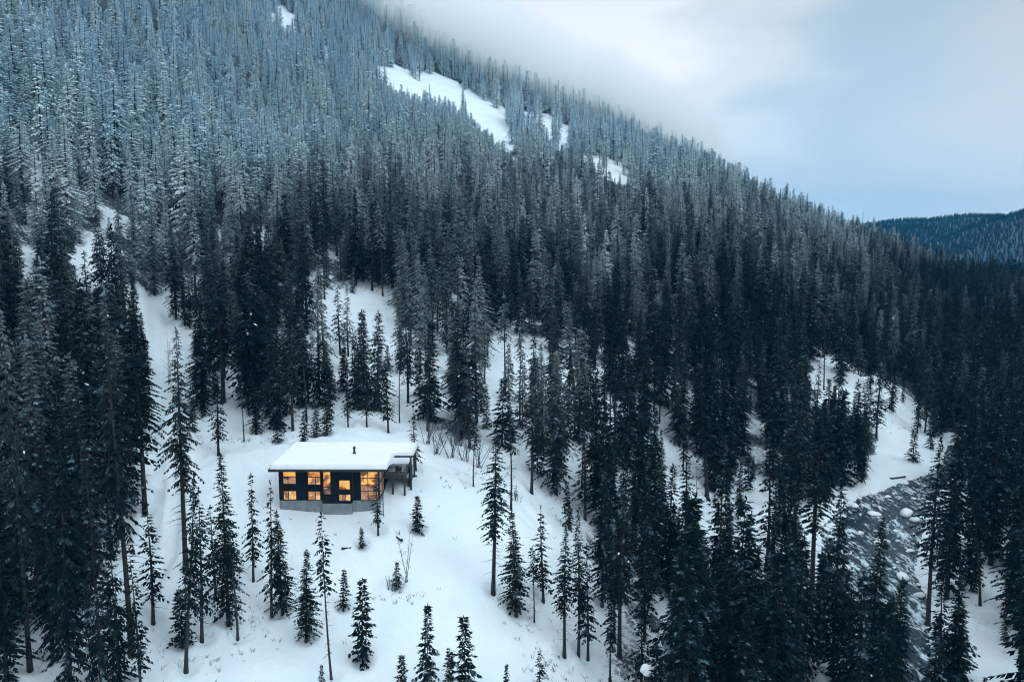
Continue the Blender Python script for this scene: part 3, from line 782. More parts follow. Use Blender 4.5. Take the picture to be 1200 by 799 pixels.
# ------------------------------------------------------------------ planted forest
def plant():
    R = np.random.RandomState(5)
    out = []
    for (y0, y1, s) in ((62, 170, 4.7), (170, 330, 4.5), (330, 1010, 5.1)):
        ys = np.arange(y0, y1, s)
        for yy in ys:
            xs = np.arange(-0.78 * yy - 35, 0.78 * yy + 45, s)
            x = xs + R.uniform(-0.42, 0.42, len(xs)) * s; y = yy + R.uniform(-0.42, 0.42, len(xs)) * s
            out.append(np.stack([x, y], -1))
    P = np.concatenate(out); x, y = P[:, 0], P[:, 1]
    z = ground(x, y, False)
    n = len(x)
    hgt = np.clip(R.normal(1, 0.27, n), 0.45, 1.7) * np.interp(y, [90, 150, 230, 340, 600], [20, 18.5, 17.5, 15.5, 15]) * np.where(x < -0.36 * y, 1.18, 1.0) + vnoise(x / 40, y / 40, 41) * 7
    hgt = np.clip(hgt * np.where(R.uniform(size=n) < 0.07, 1.25, 1.0), 6, np.where(x > -0.3 * y, 25, 34))
    small = R.uniform(size=n) < 0.16
    hgt = np.where(small, R.uniform(5, 13, n), hgt)
    u, v = proj(x, y, z)
    keep = np.ones(n, bool)
    # a tree is refused where its foot stands on open snow; one whose crown would hide open snow is a younger, lower tree
    ju = vnoise(x / 12, y / 12, 71) * 16 + R.uniform(-3, 3, n); jv = vnoise(x / 12, y / 12, 72) * 12 + R.uniform(-3, 3, n)   # ragged margins
    ju = np.where(y < 135, 0, ju); jv = np.where(y < 135, 0, jv)
    def cover(hh):
        _, t_ = proj(x, y, z + hh); c_ = np.zeros(n)
        for k in np.linspace(0.12, 0.96, 11):
            c_ = np.maximum(c_, openness(u + ju, v + jv + (t_ - v) * k))
            wd = 0.5 * (1 - k * 0.9) * 0.19 * (v - t_)
            c_ = np.maximum(c_, openness(u + ju - wd, v + jv + (t_ - v) * k) * 0.9)
            c_ = np.maximum(c_, openness(u + ju + wd, v + jv + (t_ - v) * k) * 0.9)
        return c_
    foot = openness(u + ju, v + jv)
    keep &= R.uniform(size=n) >= foot
    q = R.uniform(size=n); bad = q < cover(hgt)
    for f_ in (0.78, 0.6, 0.45, 0.3):
        h2 = hgt * f_; c2 = cover(h2)
        fix = bad & (q >= c2) & (h2 > 3.5); hgt = np.where(fix, h2, hgt); bad &= ~fix
    keep &= ~bad
    _, vt = proj(x, y, z + hgt)
    # natural thinning
    dens = np.where((y < 200) & (u > 700), 0.90, 0.97) + np.where(y < 230, 1.1, 0.5) * vnoise(x / 22, y / 22, 43)
    keep &= R.uniform(size=n) < dens
    # river, house, under the camera
    d = edge_dist(x, y, RIV); keep &= ~((inside(x, y, RIV) | (d < 2.5)) & (y < 330))
    keep &= ~((np.hypot(x + 26, y - 121) < 16))
    # keep clear of hand placed trees and of what they must not hide
    for (hx, hy, hu, hv, hvt, hw) in hand_pos:
        keep &= np.hypot(x - hx, y - hy) > 2.6
    near_ok = inside(u, v, [(-400, 300), (148, 330), (160, 420), (150, 560), (140, 690), (-10, 800), (-400, 900)]) | inside(u, v, [(706, 812), (700, 700), (640, 560), (620, 300), (2000, 300), (2000, 1500), (720, 1500)])
    keep &= (y > 136) | near_ok
    keep &= ~((v > 900) & (u < 700)) & (v < 1250)
    # no crown may rise in front of the picture's lower edge from a foot far below it
    keep &= ~((v > 830) & (vt < 560))
    keep &= ~((v > 860) & (R.uniform(size=n) < 0.4))
    x, y, z, hgt, u, v, vt = [a[keep] for a in (x, y, z, hgt, u, v, vt)]
    n = len(x)
    ef = R.uniform(size=n)
    kind = np.full(n, 'dense', object)
    kind[ef < 0.70] = 'wide'; kind[ef < 0.44] = 'narrow'; kind[ef < 0.30] = 'sparse'; kind[ef < 0.10] = 'tall'
    kind[(kind == 'narrow') & (z > -15) & (R.uniform(size=n) < 0.6)] = 'wide'
    thin = inside(u, v, [(350, 330), (560, 330), (640, 420), (600, 540), (560, 540), (350, 500)])
    kind[thin & (R.uniform(size=n) < 0.3)] = 'pole'
    kind[thin & (R.uniform(size=n) < 0.25)] = 'sparse'
    kind[(hgt < 14) & (R.uniform(size=n) < 0.9)] = 'young'
    kind[(R.uniform(size=n) < 0.018)] = 'snag'
    return x, y, z, hgt, kind, u, v, vt
fx, fy, fz, fh, fk, fu, fv, fvt = plant()
fz = ground(fx, fy) - 0.15
fvar = np.random.RandomState(3).randint(0, 12, len(fx))
build_ground()

# which of them show largest: a coarse depth buffer, near to far
def visible_area():
    S = 0.5; Wd, Hd = 600, 400
    buf = np.zeros((Hd, Wd), bool)
    items = [(hy, -1, hu, hv, hvt, hw / max(1, hv - hvt) * 0.5) for (hx, hy, hu, hv, hvt, hw) in hand_pos]
    items += [(fy[i], i, fu[i], fv[i], fvt[i], 0.095 if fk[i] in ('pole', 'snag') else 0.13) for i in range(len(fx))]
    items.sort()
    area = np.zeros(len(fx))
    for (yy, i, u_, v_, vt_, hw) in items:
        r0, r1 = int(vt_ * S), int(v_ * S)
        hh = max(1, r1 - r0); cnt = 0
        for r_ in range(max(0, r0), min(Hd, r1)):
            k_ = (r_ - r0) / hh
            w_ = hw * hh * min(1.0, k_ * 1.15) * (1.0 if k_ < 0.85 else 0.4)
            a_, b_ = max(0, int(u_ * S - w_)), min(Wd, int(u_ * S + w_) + 1)
            if a_ >= b_: continue
            row = buf[r_, a_:b_]
            cnt += int((~row).sum()); row[:] = True
        if i >= 0: area[i] = cnt
    return area
area = visible_area()
order = np.argsort(-area)
N_IND = 300 - len(HAND)
indiv = [int(i) for i in order[:N_IND] if area[i] > 0]
ind_set = set(indiv)
NICE = {'dense': 'full crowned fir', 'tall': 'tall bare footed fir', 'sparse': 'ragged thin fir', 'pole': 'slender bare stemmed fir', 'young': 'young low fir', 'narrow': 'column shaped fir', 'wide': 'broad skirted fir', 'snag': 'dead bare trunk'}
def zone(u, v):
    if u < 190: return 'in the tall stand beyond the track' if v > 420 else 'on the slope above the trackside stand'
    if v < 300: return 'on the frosted mountainside'
    if u < 360: return 'in the forest wall above the track'
    if u < 640: return 'on the wooded slope above the house' if v > 400 else 'in the wood high above the house'
    if u < 900:
        if v > 640: return 'at the wood edge below the clearing'
        return 'in the wood beside the clearing' if v > 540 else 'around the snowy strip past the clearing'
    if v < 470: return 'in the dark wood upstream of the river'
    if u < 1075: return 'in the wood along the near river bank'
    return 'in the dark wood beyond the river'
fams = {}
for i in indiv: fams.setdefault((zone(fu[i], fv[i]), fk[i]), []).append(i)
for (zn, k_), mem in fams.items():
    mem.sort(key=lambda i: fu[i])
    half = len(mem) // 2 if len(mem) > 13 else 0
    for r_, i in enumerate(mem):
        place = '' if len(mem) == 1 else (', %s from the left' % ORD[r_] if not half or r_ < half else ', %s from the right' % ORD[min(len(mem) - 1 - r_, 29)])
        place_tree(fx[i], fy[i], fz[i], fh[i], None, k_, fvar[i], NICE[k_] + ' ' + zn + place, 'trees ' + zn,
                   cat='dead tree' if k_ == 'snag' else 'fir tree', name='dead_tree' if k_ == 'snag' else 'fir_tree')

# ------------------------------------------------------------------ the rest of the forest: one object
def forest_object(name, label, kinds_of, pts):
    src = bpy.data.collections.new(name + '_sources')       # not linked to the scene
    index = {}
    names = []
    for kd in kinds_of:
        for vi, (tr, cr, H, Rr) in enumerate(KINDS[kd]):
            bm = bmesh.new(); bm.from_mesh(cr)
            me = bpy.data.meshes.new('tree_source')
            for m in (M_NEEDLE, M_SNOW, M_BARK): me.materials.append(m)
            nv0 = len(bm.faces)
            if kd != 'snag' or True:
                bm.from_mesh(tr)
                bm.faces.ensure_lookup_table()
                for f in bm.faces[nv0:]: f.material_index = 2
            bm.to_mesh(me); bm.free()
            nm = 'src_%03d' % len(names)
            o = bpy.data.objects.new(nm, me); src.objects.link(o)
            index[(kd, vi)] = (len(names), H); names.append(nm)
    me = bpy.data.meshes.new(name)
    me.from_pydata([(p[0], p[1], p[2]) for p in pts], [], [])
    R = np.random.RandomState(9)
    idx = np.zeros(len(pts), np.int32); sc = np.zeros((len(pts), 3), np.float32); rot = np.zeros((len(pts), 3), np.float32)
    for i, (x, y, z, h, kd, vi) in enumerate(pts):
        q, H = index[(kd, vi % len(KINDS[kd]))]
        idx[i] = q; s = h / H; w = s * R.uniform(0.95, 1.45) * (1.0 if y < 330 else 1.12); sc[i] = (w, w, s); rot[i] = (R.normal() * 0.03, R.normal() * 0.03, R.uniform(0, 6.28))
    for nm, ty, arr, key in (('idx', 'INT', idx, 'value'), ('sc', 'FLOAT_VECTOR', sc, 'vector'), ('rot', 'FLOAT_VECTOR', rot, 'vector')):
        a = me.attributes.new(nm, ty, 'POINT'); a.data.foreach_set(key, arr.ravel())
    o = bpy.data.objects.new(name, me); col.objects.link(o)
    ng = bpy.data.node_groups.new(name, 'GeometryNodeTree')
    ng.interface.new_socket('Geometry', in_out='INPUT', socket_type='NodeSocketGeometry')
    ng.interface.new_socket('Geometry', in_out='OUTPUT', socket_type='NodeSocketGeometry')
    gi = ng.nodes.new('NodeGroupInput'); go = ng.nodes.new('NodeGroupOutput')
    ci = ng.nodes.new('GeometryNodeCollectionInfo'); ci.inputs['Collection'].default_value = src
    ci.inputs['Separate Children'].default_value = True; ci.inputs['Reset Children'].default_value = True
    ip = ng.nodes.new('GeometryNodeInstanceOnPoints'); ip.inputs['Pick Instance'].default_value = True
    def attr(nm, ty):
        n = ng.nodes.new('GeometryNodeInputNamedAttribute'); n.data_type = ty; n.inputs['Name'].default_value = nm
        return n.outputs['Attribute']
    ng.links.new(gi.outputs[0], ip.inputs['Points']); ng.links.new(ci.outputs[0], ip.inputs['Instance'])
    ng.links.new(attr('idx', 'INT'), ip.inputs['Instance Index'])
    ng.links.new(attr('sc', 'FLOAT_VECTOR'), ip.inputs['Scale'])
    er = ng.nodes.new('FunctionNodeEulerToRotation'); ng.links.new(attr('rot', 'FLOAT_VECTOR'), er.inputs[0])
    ng.links.new(er.outputs[0], ip.inputs['Rotation'])
    ng.links.new(ip.outputs[0], go.inputs[0])
    md = o.modifiers.new('forest', 'NODES'); md.node_group = ng
    tag(o, label, 'forest', kind='stuff')
    return o
pts = []
for i in range(len(fx)):
    if i in ind_set: continue
    kd = fk[i]
    if fy[i] > 620 and kd != 'snag': kd = 'distant'
    pts.append((fx[i], fy[i], fz[i], fh[i], kd, int(fvar[i])))
R2 = np.random.RandomState(17)
g1, g2 = np.meshgrid(np.arange(500, 2300, 10.5), np.arange(1330, 2950, 11.0))
qx = (g1 + R2.uniform(-5.5, 5.5, g1.shape)).ravel(); qy = (g2 + R2.uniform(-5.5, 5.5, g1.shape)).ravel()
qz = ground(qx, qy, False)
qu, qv = proj(qx, qy, qz)
okf = (qu > 960) & (qu < 1330) & ~(vnoise(qx / 60, qy / 60, 21) + 0.5 * vnoise(qx / 25, qy / 25, 22) > 0.47)
for a_, b_, c_ in zip(qx[okf], qy[okf], qz[okf]): pts.append((a_, b_, c_ - 0.5, R2.uniform(9, 17), 'distant', R2.randint(0, 3)))
forest_object('forest', 'mass of firs covering the mountainside, frosted grey towards the top', ['dense', 'tall', 'sparse', 'pole', 'young', 'narrow', 'wide', 'snag', 'distant'], pts)
print('trees', len(HAND), len(indiv), len(pts))

# ------------------------------------------------------------------ house
def build_house():
    D = 115.0
    X = lambda u, v=575: pt(u, v, D)[0]
    Zf = lambda v: pt(400, v, D)[2]
    m, t, b = new_mat('dark_siding')
    tc = N(t, 'ShaderNodeTexCoord')
    wv = N(t, 'ShaderNodeTexWave', wave_type='BANDS', bands_direction='X'); wv.inputs['Scale'].default_value = 1.1; wv.inputs['Distortion'].default_value = 0.1
    t.links.new(tc.outputs['Object'], wv.inputs['Vector'])
    nz = noise(t, tc.outputs['Object'], 0.7, 4)
    t.links.new(ramp(t, nz, [(0.3, (0.004, 0.010, 0.017)), (0.7, (0.008, 0.017, 0.027))]), b.inputs['Base Color'])
    b.inputs['Roughness'].default_value = 0.8; b.inputs['Specular IOR Level'].default_value = 0.15
    bn = N(t, 'ShaderNodeBump'); bn.inputs['Strength'].default_value = 0.7; bn.inputs['Distance'].default_value = 0.04
    t.links.new(ramp(t, wv.outputs['Fac'], [(0.0, 0.0), (0.12, 1.0), (1.0, 1.0)]), bn.inputs['Height']); t.links.new(bn.outputs[0], b.inputs['Normal'])
    siding = m
    m, t, b = new_mat('board_formed_concrete')
    tc = N(t, 'ShaderNodeTexCoord'); nz = noise(t, tc.outputs['Object'], 1.2, 6, 0.65)
    t.links.new(ramp(t, nz, [(0.25, (0.14, 0.17, 0.18)), (0.75, (0.30, 0.34, 0.36))]), b.inputs['Base Color'])
    b.inputs['Roughness'].default_value = 0.9
    concrete = m
    frame_m = mat_simple('black_window_frame', (0.012, 0.015, 0.018), 0.4)
    metal = mat_simple('black_metal', (0.02, 0.022, 0.025), 0.45, metal=0.3)
    timber = mat_simple('weathered_timber', (0.035, 0.042, 0.048), 0.85, 0.3, 6)
    fascia = mat_simple('dark_fascia', (0.018, 0.022, 0.028), 0.5)
    def lit(name, hot, dim, strength, dark=(0.25, 0.10, 0.03)):
        m, t, b = new_mat(name)
        tc = N(t, 'ShaderNodeTexCoord'); oi = N(t, 'ShaderNodeObjectInfo')
        ad = N(t, 'ShaderNodeVectorMath', operation='ADD'); t.links.new(tc.outputs['Object'], ad.inputs[0])
        cx = N(t, 'ShaderNodeCombineXYZ'); t.links.new(math_node(t, 'MULTIPLY', oi.outputs['Random'], 40.0), cx.inputs[1]); t.links.new(cx.outputs[0], ad.inputs[1])
        vor = N(t, 'ShaderNodeTexVoronoi'); vor.distance = 'CHEBYCHEV'; vor.inputs['Scale'].default_value = 1.15; t.links.new(ad.outputs[0], vor.inputs['Vector'])
        sepc = N(t, 'ShaderNodeSeparateColor'); t.links.new(vor.outputs['Color'], sepc.inputs[0])
        nz = noise(t, ad.outputs[0], 1.6, 3)
        mixv = math_node(t, 'ADD', math_node(t, 'MULTIPLY', sepc.outputs[0], 0.55), math_node(t, 'MULTIPLY', nz, 0.6))
        c = ramp(t, mixv, [(0.32, dark), (0.48, dim), (0.72, hot)])
        b.inputs['Base Color'].default_value = (0.02, 0.02, 0.02, 1); b.inputs['Roughness'].default_value = 0.1
        t.links.new(c, b.inputs['Emission Color']); b.inputs['Emission Strength'].default_value = strength
        return m
    warm = lit('lit_window_amber', (1.0, 0.50, 0.12), (0.66, 0.22, 0.04), 0.78, (0.10, 0.035, 0.012))
    cream = lit('lit_window_cream', (1.0, 0.60, 0.24), (0.55, 0.25, 0.09), 0.70, (0.22, 0.10, 0.06))
    pale = lit('lit_window_rose', (0.66, 0.38, 0.22), (0.40, 0.20, 0.12), 0.55, (0.06, 0.05, 0.06))
    house = empty('modern_house', (X(390), D, Zf(602)))
    hx, hy, hz = house.location
    def lb(mb, name, mat, parent=None, smooth=False):
        mb.v = [(a - hx, c - hy, e - hz) for a, c, e in mb.v]
        return mb.build(name, mat, parent or house, smooth)
    back = 126.0
    zw = Zf(586); zt = Zf(548.5); zb = Zf(588.6)
    x0, xa, xb, x1 = X(327), X(378.3), X(413), X(444)
    xm = X(440)
    lb(MB().box(x0, x1, D, back, zw, zt), 'wall', siding)
    bay = lb(MB().box(xa, xb, D - 0.45, D - 0.004, zb, zt - 0.01), 'bay_wall', siding)
    lb(MB().box(x0 + 0.02, x1 - 0.02, D + 0.06, back - 0.1, zw - 6, zw - 0.004), 'foundation', concrete)
    lb(MB().box(xa, xb, D - 0.40, D + 0.05, zb - 5, zb - 0.004), 'bay_foundation', concrete)
    lb(MB().box(xb - 0.01, xb + 0.16, D - 0.06, D - 0.004, zw, zt - 0.01), 'corner_trim', frame_m)
    # roof: slab, fascia and snow; main roof and lower canopy to the side
    xr0, xr1 = pt(315.5, 545, 113.4)[0], pt(452, 548, 113.4)[0]
    yf, yb = 113.4, 126.4
    zs = zt
    lb(MB().box(xr0 - 0.15, xr1, yf - 0.2, yb, zs - 0.06, zs + 0.30), 'roof', fascia)
    xc1 = pt(483.5, 530, 121)[0]
    lb(MB().box(xr1 - 0.001 + 0.003, xc1, 121.0, yb + 0.2, zs + 0.02, zs + 0.28), 'canopy_roof', fascia)
    def snow_slab(name, outline, zlow, th, parent=None, seed=0):
        # rounded slab with a soft, slightly uneven top made on a fine grid
        xs = [p[0] for p in outline]; ys = [p[1] for p in outline]
        st = 0.22
        gx = np.arange(min(xs) - st, max(xs) + 2 * st, st); gy = np.arange(min(ys) - st, max(ys) + 2 * st, st)
        GX, GY = np.meshgrid(gx, gy, indexing='ij')
        ins = inside(GX, GY, outline); d = edge_dist(GX, GY, outline)
        # pull outside nodes next to the edge on to the outline
        H_ = th * np.sqrt(np.clip(1 - (1 - np.clip(d / 0.55, 0, 1)) ** 2, 0, 1))
        H_ = H_ * (1 + 0.38 * vnoise(GX / 2.8, GY / 2.8, seed) + 0.12 * vnoise(GX / 0.9, GY / 0.9, seed + 1)) + 0.04
        H_ = np.where(ins, H_, 0.0)
        vid = -np.ones(GX.shape, int); V = []; Fc = []
        for i in range(GX.shape[0]):
            for j in range(GX.shape[1]):
                if ins[i, j]:
                    vid[i, j] = len(V); V.append((GX[i, j], GY[i, j], zlow + H_[i, j]))
        nt = len(V)
        cells = [(i, j) for i in range(GX.shape[0] - 1) for j in range(GX.shape[1] - 1) if ins[i, j] and ins[i + 1, j] and ins[i, j + 1] and ins[i + 1, j + 1]]
        ed = {}
        for i, j in cells:
            q = (vid[i, j], vid[i + 1, j], vid[i + 1, j + 1], vid[i, j + 1]); Fc.append(q)
            for a, c in zip(q, q[1:] + q[:1]): ed[(a, c)] = 1
        low = {}
        def lo(a):
            if a not in low: low[a] = len(V); V.append((V[a][0], V[a][1], zlow))
            return low[a]
        for (a, c) in list(ed):
            if (c, a) not in ed: Fc.append((c, a, lo(a), lo(c)))
        mb = MB(); mb.v = V; mb.f = Fc
        return lb(mb, name, M_SNOW, parent, True)
    snow_slab('roof_snow', [(xr0 - 0.10, yf - 0.12), (xr1 + 0.30, yf - 0.12), (xr1 + 0.25, 120.9), (xc1 + 0.1, 120.85), (xc1 + 0.15, yb + 0.4), (xr0 + 0.2, yb + 0.4), (xr0 - 0.12, yb)], zs + 0.305, 0.78, seed=51)
    # chimney
    cx_, cz_ = pt(415.3, 530, 119.5)[0], zs + 0.3
    ch = lb(MB().tube([(cx_, 119.5, cz_), (cx_, 119.5, cz_ + 1.55)], [0.17, 0.17], 10), 'chimney', metal)
    lb(MB().tube([(cx_, 119.5, cz_ + 1.60), (cx_, 119.5, cz_ + 1.66), (cx_, 119.5, cz_ + 1.9)], [0.26, 0.26, 0.05], 10), 'chimney_cap', metal, ch)
    lb(MB().tube([(cx_, 119.5, cz_), (cx_, 119.5, cz_ + 0.85)], [0.30, 0.26], 10), 'chimney_collar', metal, ch)
    # windows: (u0,u1,v0,v1, proud y, glass, vertical bars as (u, v0, v1), horizontal bars as (v, u0, u1))
    def window(u0, u1, v0, v1, yy, mat, vb=(), hb=(), name='window', lower=None, vs_=None):
        a, c = X(u0), X(u1); zlo, zhi = Zf(v1), Zf(v0)
        f = MB(); e = 0.07
        f.box(a - e, a, yy - 0.10, yy - 0.003, zlo - e, zhi + e).box(c, c + e, yy - 0.10, yy - 0.003, zlo - e, zhi + e)
        f.box(a + .001, c - .001, yy - 0.10, yy - 0.003, zhi, zhi + e).box(a + .001, c - .001, yy - 0.10, yy - 0.003, zlo - e, zlo)
        for (uu, va, vb_) in vb: f.box(X(uu) - 0.05, X(uu) + 0.05, yy - 0.085, yy - 0.036, Zf(vb_) + .002, Zf(va) - .002)
        for (vv, ua, ub) in hb: f.box(X(ua) + .002, X(ub) - .002, yy - 0.09, yy - 0.039, Zf(vv) - 0.06, Zf(vv) + 0.06)
        fr = lb(f, name, frame_m)
        if lower is None:
            lb(MB().box(a + .002, c - .002, yy - 0.03, yy - 0.006, zlo + .002, zhi - .002), 'pane', mat, fr)
        else:
            zz = Zf(vs_)
            lb(MB().box(a + .002, c - .002, yy - 0.03, yy - 0.006, zz + 0.003, zhi - .002), 'pane', mat, fr)
            lb(MB().box(a + .002, c - .002, yy - 0.03, yy - 0.006, zlo + .002, zz - 0.003), 'pane', lower, fr)
        return fr
    window(332.6, 347, 549.8, 566.4, D, warm, vb=[(338, 558.5, 566.4)], hb=[(558.2, 332.6, 347)], lower=pale, vs_=558.2)
    window(332.6, 347, 575.2, 584.8, D, cream, vb=[(338, 575.2, 584.8)])
    window(361.6, 375.6, 550, 567.2, D, warm, vb=[(370, 558.7, 567.2)], hb=[(558.6, 361.6, 375.6)], lower=cream, vs_=558.6)
    window(361.6, 375.2, 575.6, 585.2, D, cream, vb=[(369.8, 575.6, 585.2)])
    yb_ = D - 0.45
    window(380.4, 388.4, 550.2, 577.6, yb_, warm, hb=[(569.4, 380.4, 388.4)], lower=pale, vs_=569.4, name='tall_window')
    window(398.8, 410.8, 561.6, 571.8, yb_, warm, name='window')
    window(398.4, 411.2, 578.2, 585.2, yb_, cream, vb=[(402.5, 578.2, 585.2)])
    window(423.2, 443.2, 550.6, 586 - 0.6, D, warm, vb=[(431.4, 550.6, 585.4), ], hb=[(560, 423.2, 443.2), (568.4, 423.2, 443.2), (575.4, 423.2, 443.2)], lower=pale, vs_=568.4, name='corner_window')
    # glazing on the side wall
    xs_ = x1 + 0.03
    f = MB()
    zlo, zhi = zw + 0.4, zt - 0.35
    for ya in (115.3, 117.2, 119.1): f.box(x1 + .003, x1 + 0.09, ya, ya + 0.1, zlo, zhi)
    for zz in (zlo - 0.08, (zlo + zhi) / 2, zhi): f.box(x1 + .004, x1 + 0.085, 115.401, 119.099, zz, zz + 0.08)
    sw = lb(f, 'side_window', frame_m)
    lb(MB().box(x1 + .004, x1 + 0.03, 115.42, 117.18, zlo + .002, zhi - .002), 'pane', pale, sw)
    lb(MB().box(x1 + .004, x1 + 0.03, 117.32, 119.08, zlo + .002, zhi - .002), 'pane', pale, sw)
    lb(MB().tube([(x1 + 0.75, D - 1.0, zs), (x1 + 0.75, D - 1.0, gz(x1 + 0.75, D - 1.0) - 0.3)], [0.07, 0.07], 8), 'roof_post', timber)
    # deck with rails, posts and the stair wall
    zd = zt - 2.55; dx0, dx1 = x1 + 0.004, xc1 - 0.9; dy0, dy1 = 119.3, 126.0
    dk = MB().box(dx0, dx1, dy0, dy1, zd - 0.28, zd); lb(dk, 'deck', timber)
    lb(MB().box(dx0 + .3, dx1 - .1, dy0 + .2, dy1, zd + 0.003, zd + 0.28), 'deck_snow', M_SNOW)
    rl_ = MB()
    rl_.box(dx0, dx1, dy0 - 0.06, dy0 - 0.003, zd + 0.95, zd + 1.05)
    nrl = 5
    for q in range(nrl): rl_.box(dx0 + .01, dx1 - .01, dy0 - 0.05, dy0 - 0.01, zd + 0.10 + q * 0.16, zd + 0.23 + q * 0.16)
    rl_.box(dx1 + .003, dx1 + 0.07, dy0, dy1, zd + 0.95, zd + 1.05)
    for q in range(nrl): rl_.box(dx1 + .01, dx1 + 0.05, dy0 + .01, dy1 - .01, zd + 0.10 + q * 0.16, zd + 0.23 + q * 0.16)
    lb(rl_, 'railing', metal)
    for (px_, py_) in ((dx1 - 0.2, dy0 + 0.15), (xc1 - 0.35, 121.3), (xc1 - 0.35, 125.6), (dx1 - 2.0, dy0 + 0.15)):
        top_ = zs + 0.01 if py_ > 121 else zd - 0.285
        lb(MB().box(px_ - 0.14, px_ + 0.14, py_ - 0.14, py_ + 0.14, gz(px_, py_) - 0.6, top_), 'post', timber)
    lb(MB().box(xc1 - 0.9 + 0.08, xc1 - 0.55, 122.0, 125.0, gz(xc1 - 0.7, 123) - 0.5, zd + 0.4), 'fin_wall', siding)
    tag(house, 'dark boxy two storey house with glowing windows, concrete base and snow laden flat roof', 'house')
    # covered grill on the deck
    gx_, gy_ = dx0 + 2.2, dy0 + 0.9
    g = empty('covered_grill', (gx_, gy_, zd + 0.25))
    mb = MB(); mb.box(-0.45, 0.45, -0.3, 0.3, 0.45, 0.9); mb.build('body', metal, g)
    mb = MB(); mb.tube([(-0.45, 0, 0.93), (0.45, 0, 0.93)], [0.3, 0.3], 12); mb.build('lid', metal, g, True)
    for sx in (-0.38, 0.38):
        for sy in (-0.22, 0.22):
            mb = MB(); mb.box(sx - 0.03, sx + 0.03, sy - 0.03, sy + 0.03, -0.0, 0.448); mb.build('leg', metal, g)
    tag(g, 'dark rounded grill standing on the snowy deck behind the railing', 'grill')
build_house()

# ------------------------------------------------------------------ small things on the snow
def bare_shrub(u, v, h, n, label, seed, spread=0.25):
    r = random.Random(seed); x, y = hit(u, v); z = gz(x, y)
    o = empty('bare_shrub', (x, y, z - 0.1))
    for s in range(n):
        mb = MB(); a = r.uniform(0, 6.28)
        hh = h * r.uniform(0.65, 1.0); ln = r.uniform(0.2, 1) * spread * hh
        b0 = Vector((r.uniform(-0.5, 0.5), r.uniform(-0.2, 0.2), 0)); top = b0 + Vector((ln * math.cos(a), ln * math.sin(a), hh))
        mid = (b0 + top) / 2 + Vector((r.uniform(-.1, .1), 0, 0))
        mb.tube([b0, mid, top], [0.055, 0.04, 0.012], 5, False)
        for q in range(11):
            t_ = r.uniform(0.3, 0.95); p = b0.lerp(top, t_); aa = r.uniform(0, 6.28); L = r.uniform(0.4, 1.1) * (1.15 - t_) * h * 0.22
            e = p + Vector((math.cos(aa) * L, math.sin(aa) * L, L * 0.9)); mb.tube([p, e], [0.022, 0.008], 3, False)
            e2 = p.lerp(e, 0.5) + Vector((math.cos(aa + 1) * L * .5, math.sin(aa + 1) * L * .5, L * 0.5)); mb.tube([p.lerp(e, 0.5), e2], [0.014, 0.006], 3, False)
        mb.build('stem', M_TWIG, o)
    tag(o, label, 'shrub')
bare_shrub(478, 684, 6.6, 3, 'leafless shrub of a few tall stems on the snow beside the stunted fir', 1)
bare_shrub(459, 692, 2.2, 4, 'low leafless twiggy shrub just downhill of the stunted fir', 2)
bare_shrub(603, 586, 2.6, 6, 'low twiggy bush at the foot of the thin stem above the clearing', 3, 0.6)
bare_shrub(200, 452, 11, 3, 'tall leafless saplings standing beside the track', 4, 0.1)
for i, (u, v, h, lab) in enumerate([(512,532,6,'bluish leafless bush closest to the canopy roof'),(528,536,7,'bluish leafless bush, second past the canopy roof'),(545,540,6,'bluish leafless bush in the middle of the brushy row'),(562,548,6,'bluish leafless bush at the far end of the brushy row'),(500,520,5,'small leafless bush behind the canopy roof'),(538,522,7,'leafless bush behind the brushy row uphill')]):
    bare_shrub(u, v, h, 9, lab, 20 + i, 0.7)
def log(u, v, L, r0, rz, lab):
    x, y = hit(u, v); z = gz(x, y)
    o = empty('fallen_log', (x, y, z + r0 * 0.3), rz)
    mb = MB().tube([(-L / 2, 0, 0), (0, 0.05, 0.03), (L / 2, 0, 0)], [r0, r0 * 0.9, r0 * 0.75], 8); mb.build('log', M_BARK, o, True)
    mb = MB().tube([(-L * .42, 0, r0 * .75), (0, 0.05, r0 * .85), (L * .40, 0, r0 * .65)], [r0 * .45, r0 * .6, r0 * .4], 8); mb.build('snow_cover', M_SNOW, o, True)
    tag(o, lab, 'log')
log(406, 643, 1.3, 0.24, 0.1, 'short dark log end in the snow below the house bay')
log(467.5, 631.5, 1.7, 0.26, -0.9, 'dark log poking from the snow downhill of the compact fir')
log(486, 558, 0.8, 0.2, 0.2, 'small dark log half buried beside the deck posts')
log(1040, 478, 6, 0.3, 0.9, 'long fallen trunk lying down the snow bank above the river')
log(1052, 560, 5, 0.3, 0.4, 'dark fallen trunk at the water edge by the upper snow bank')
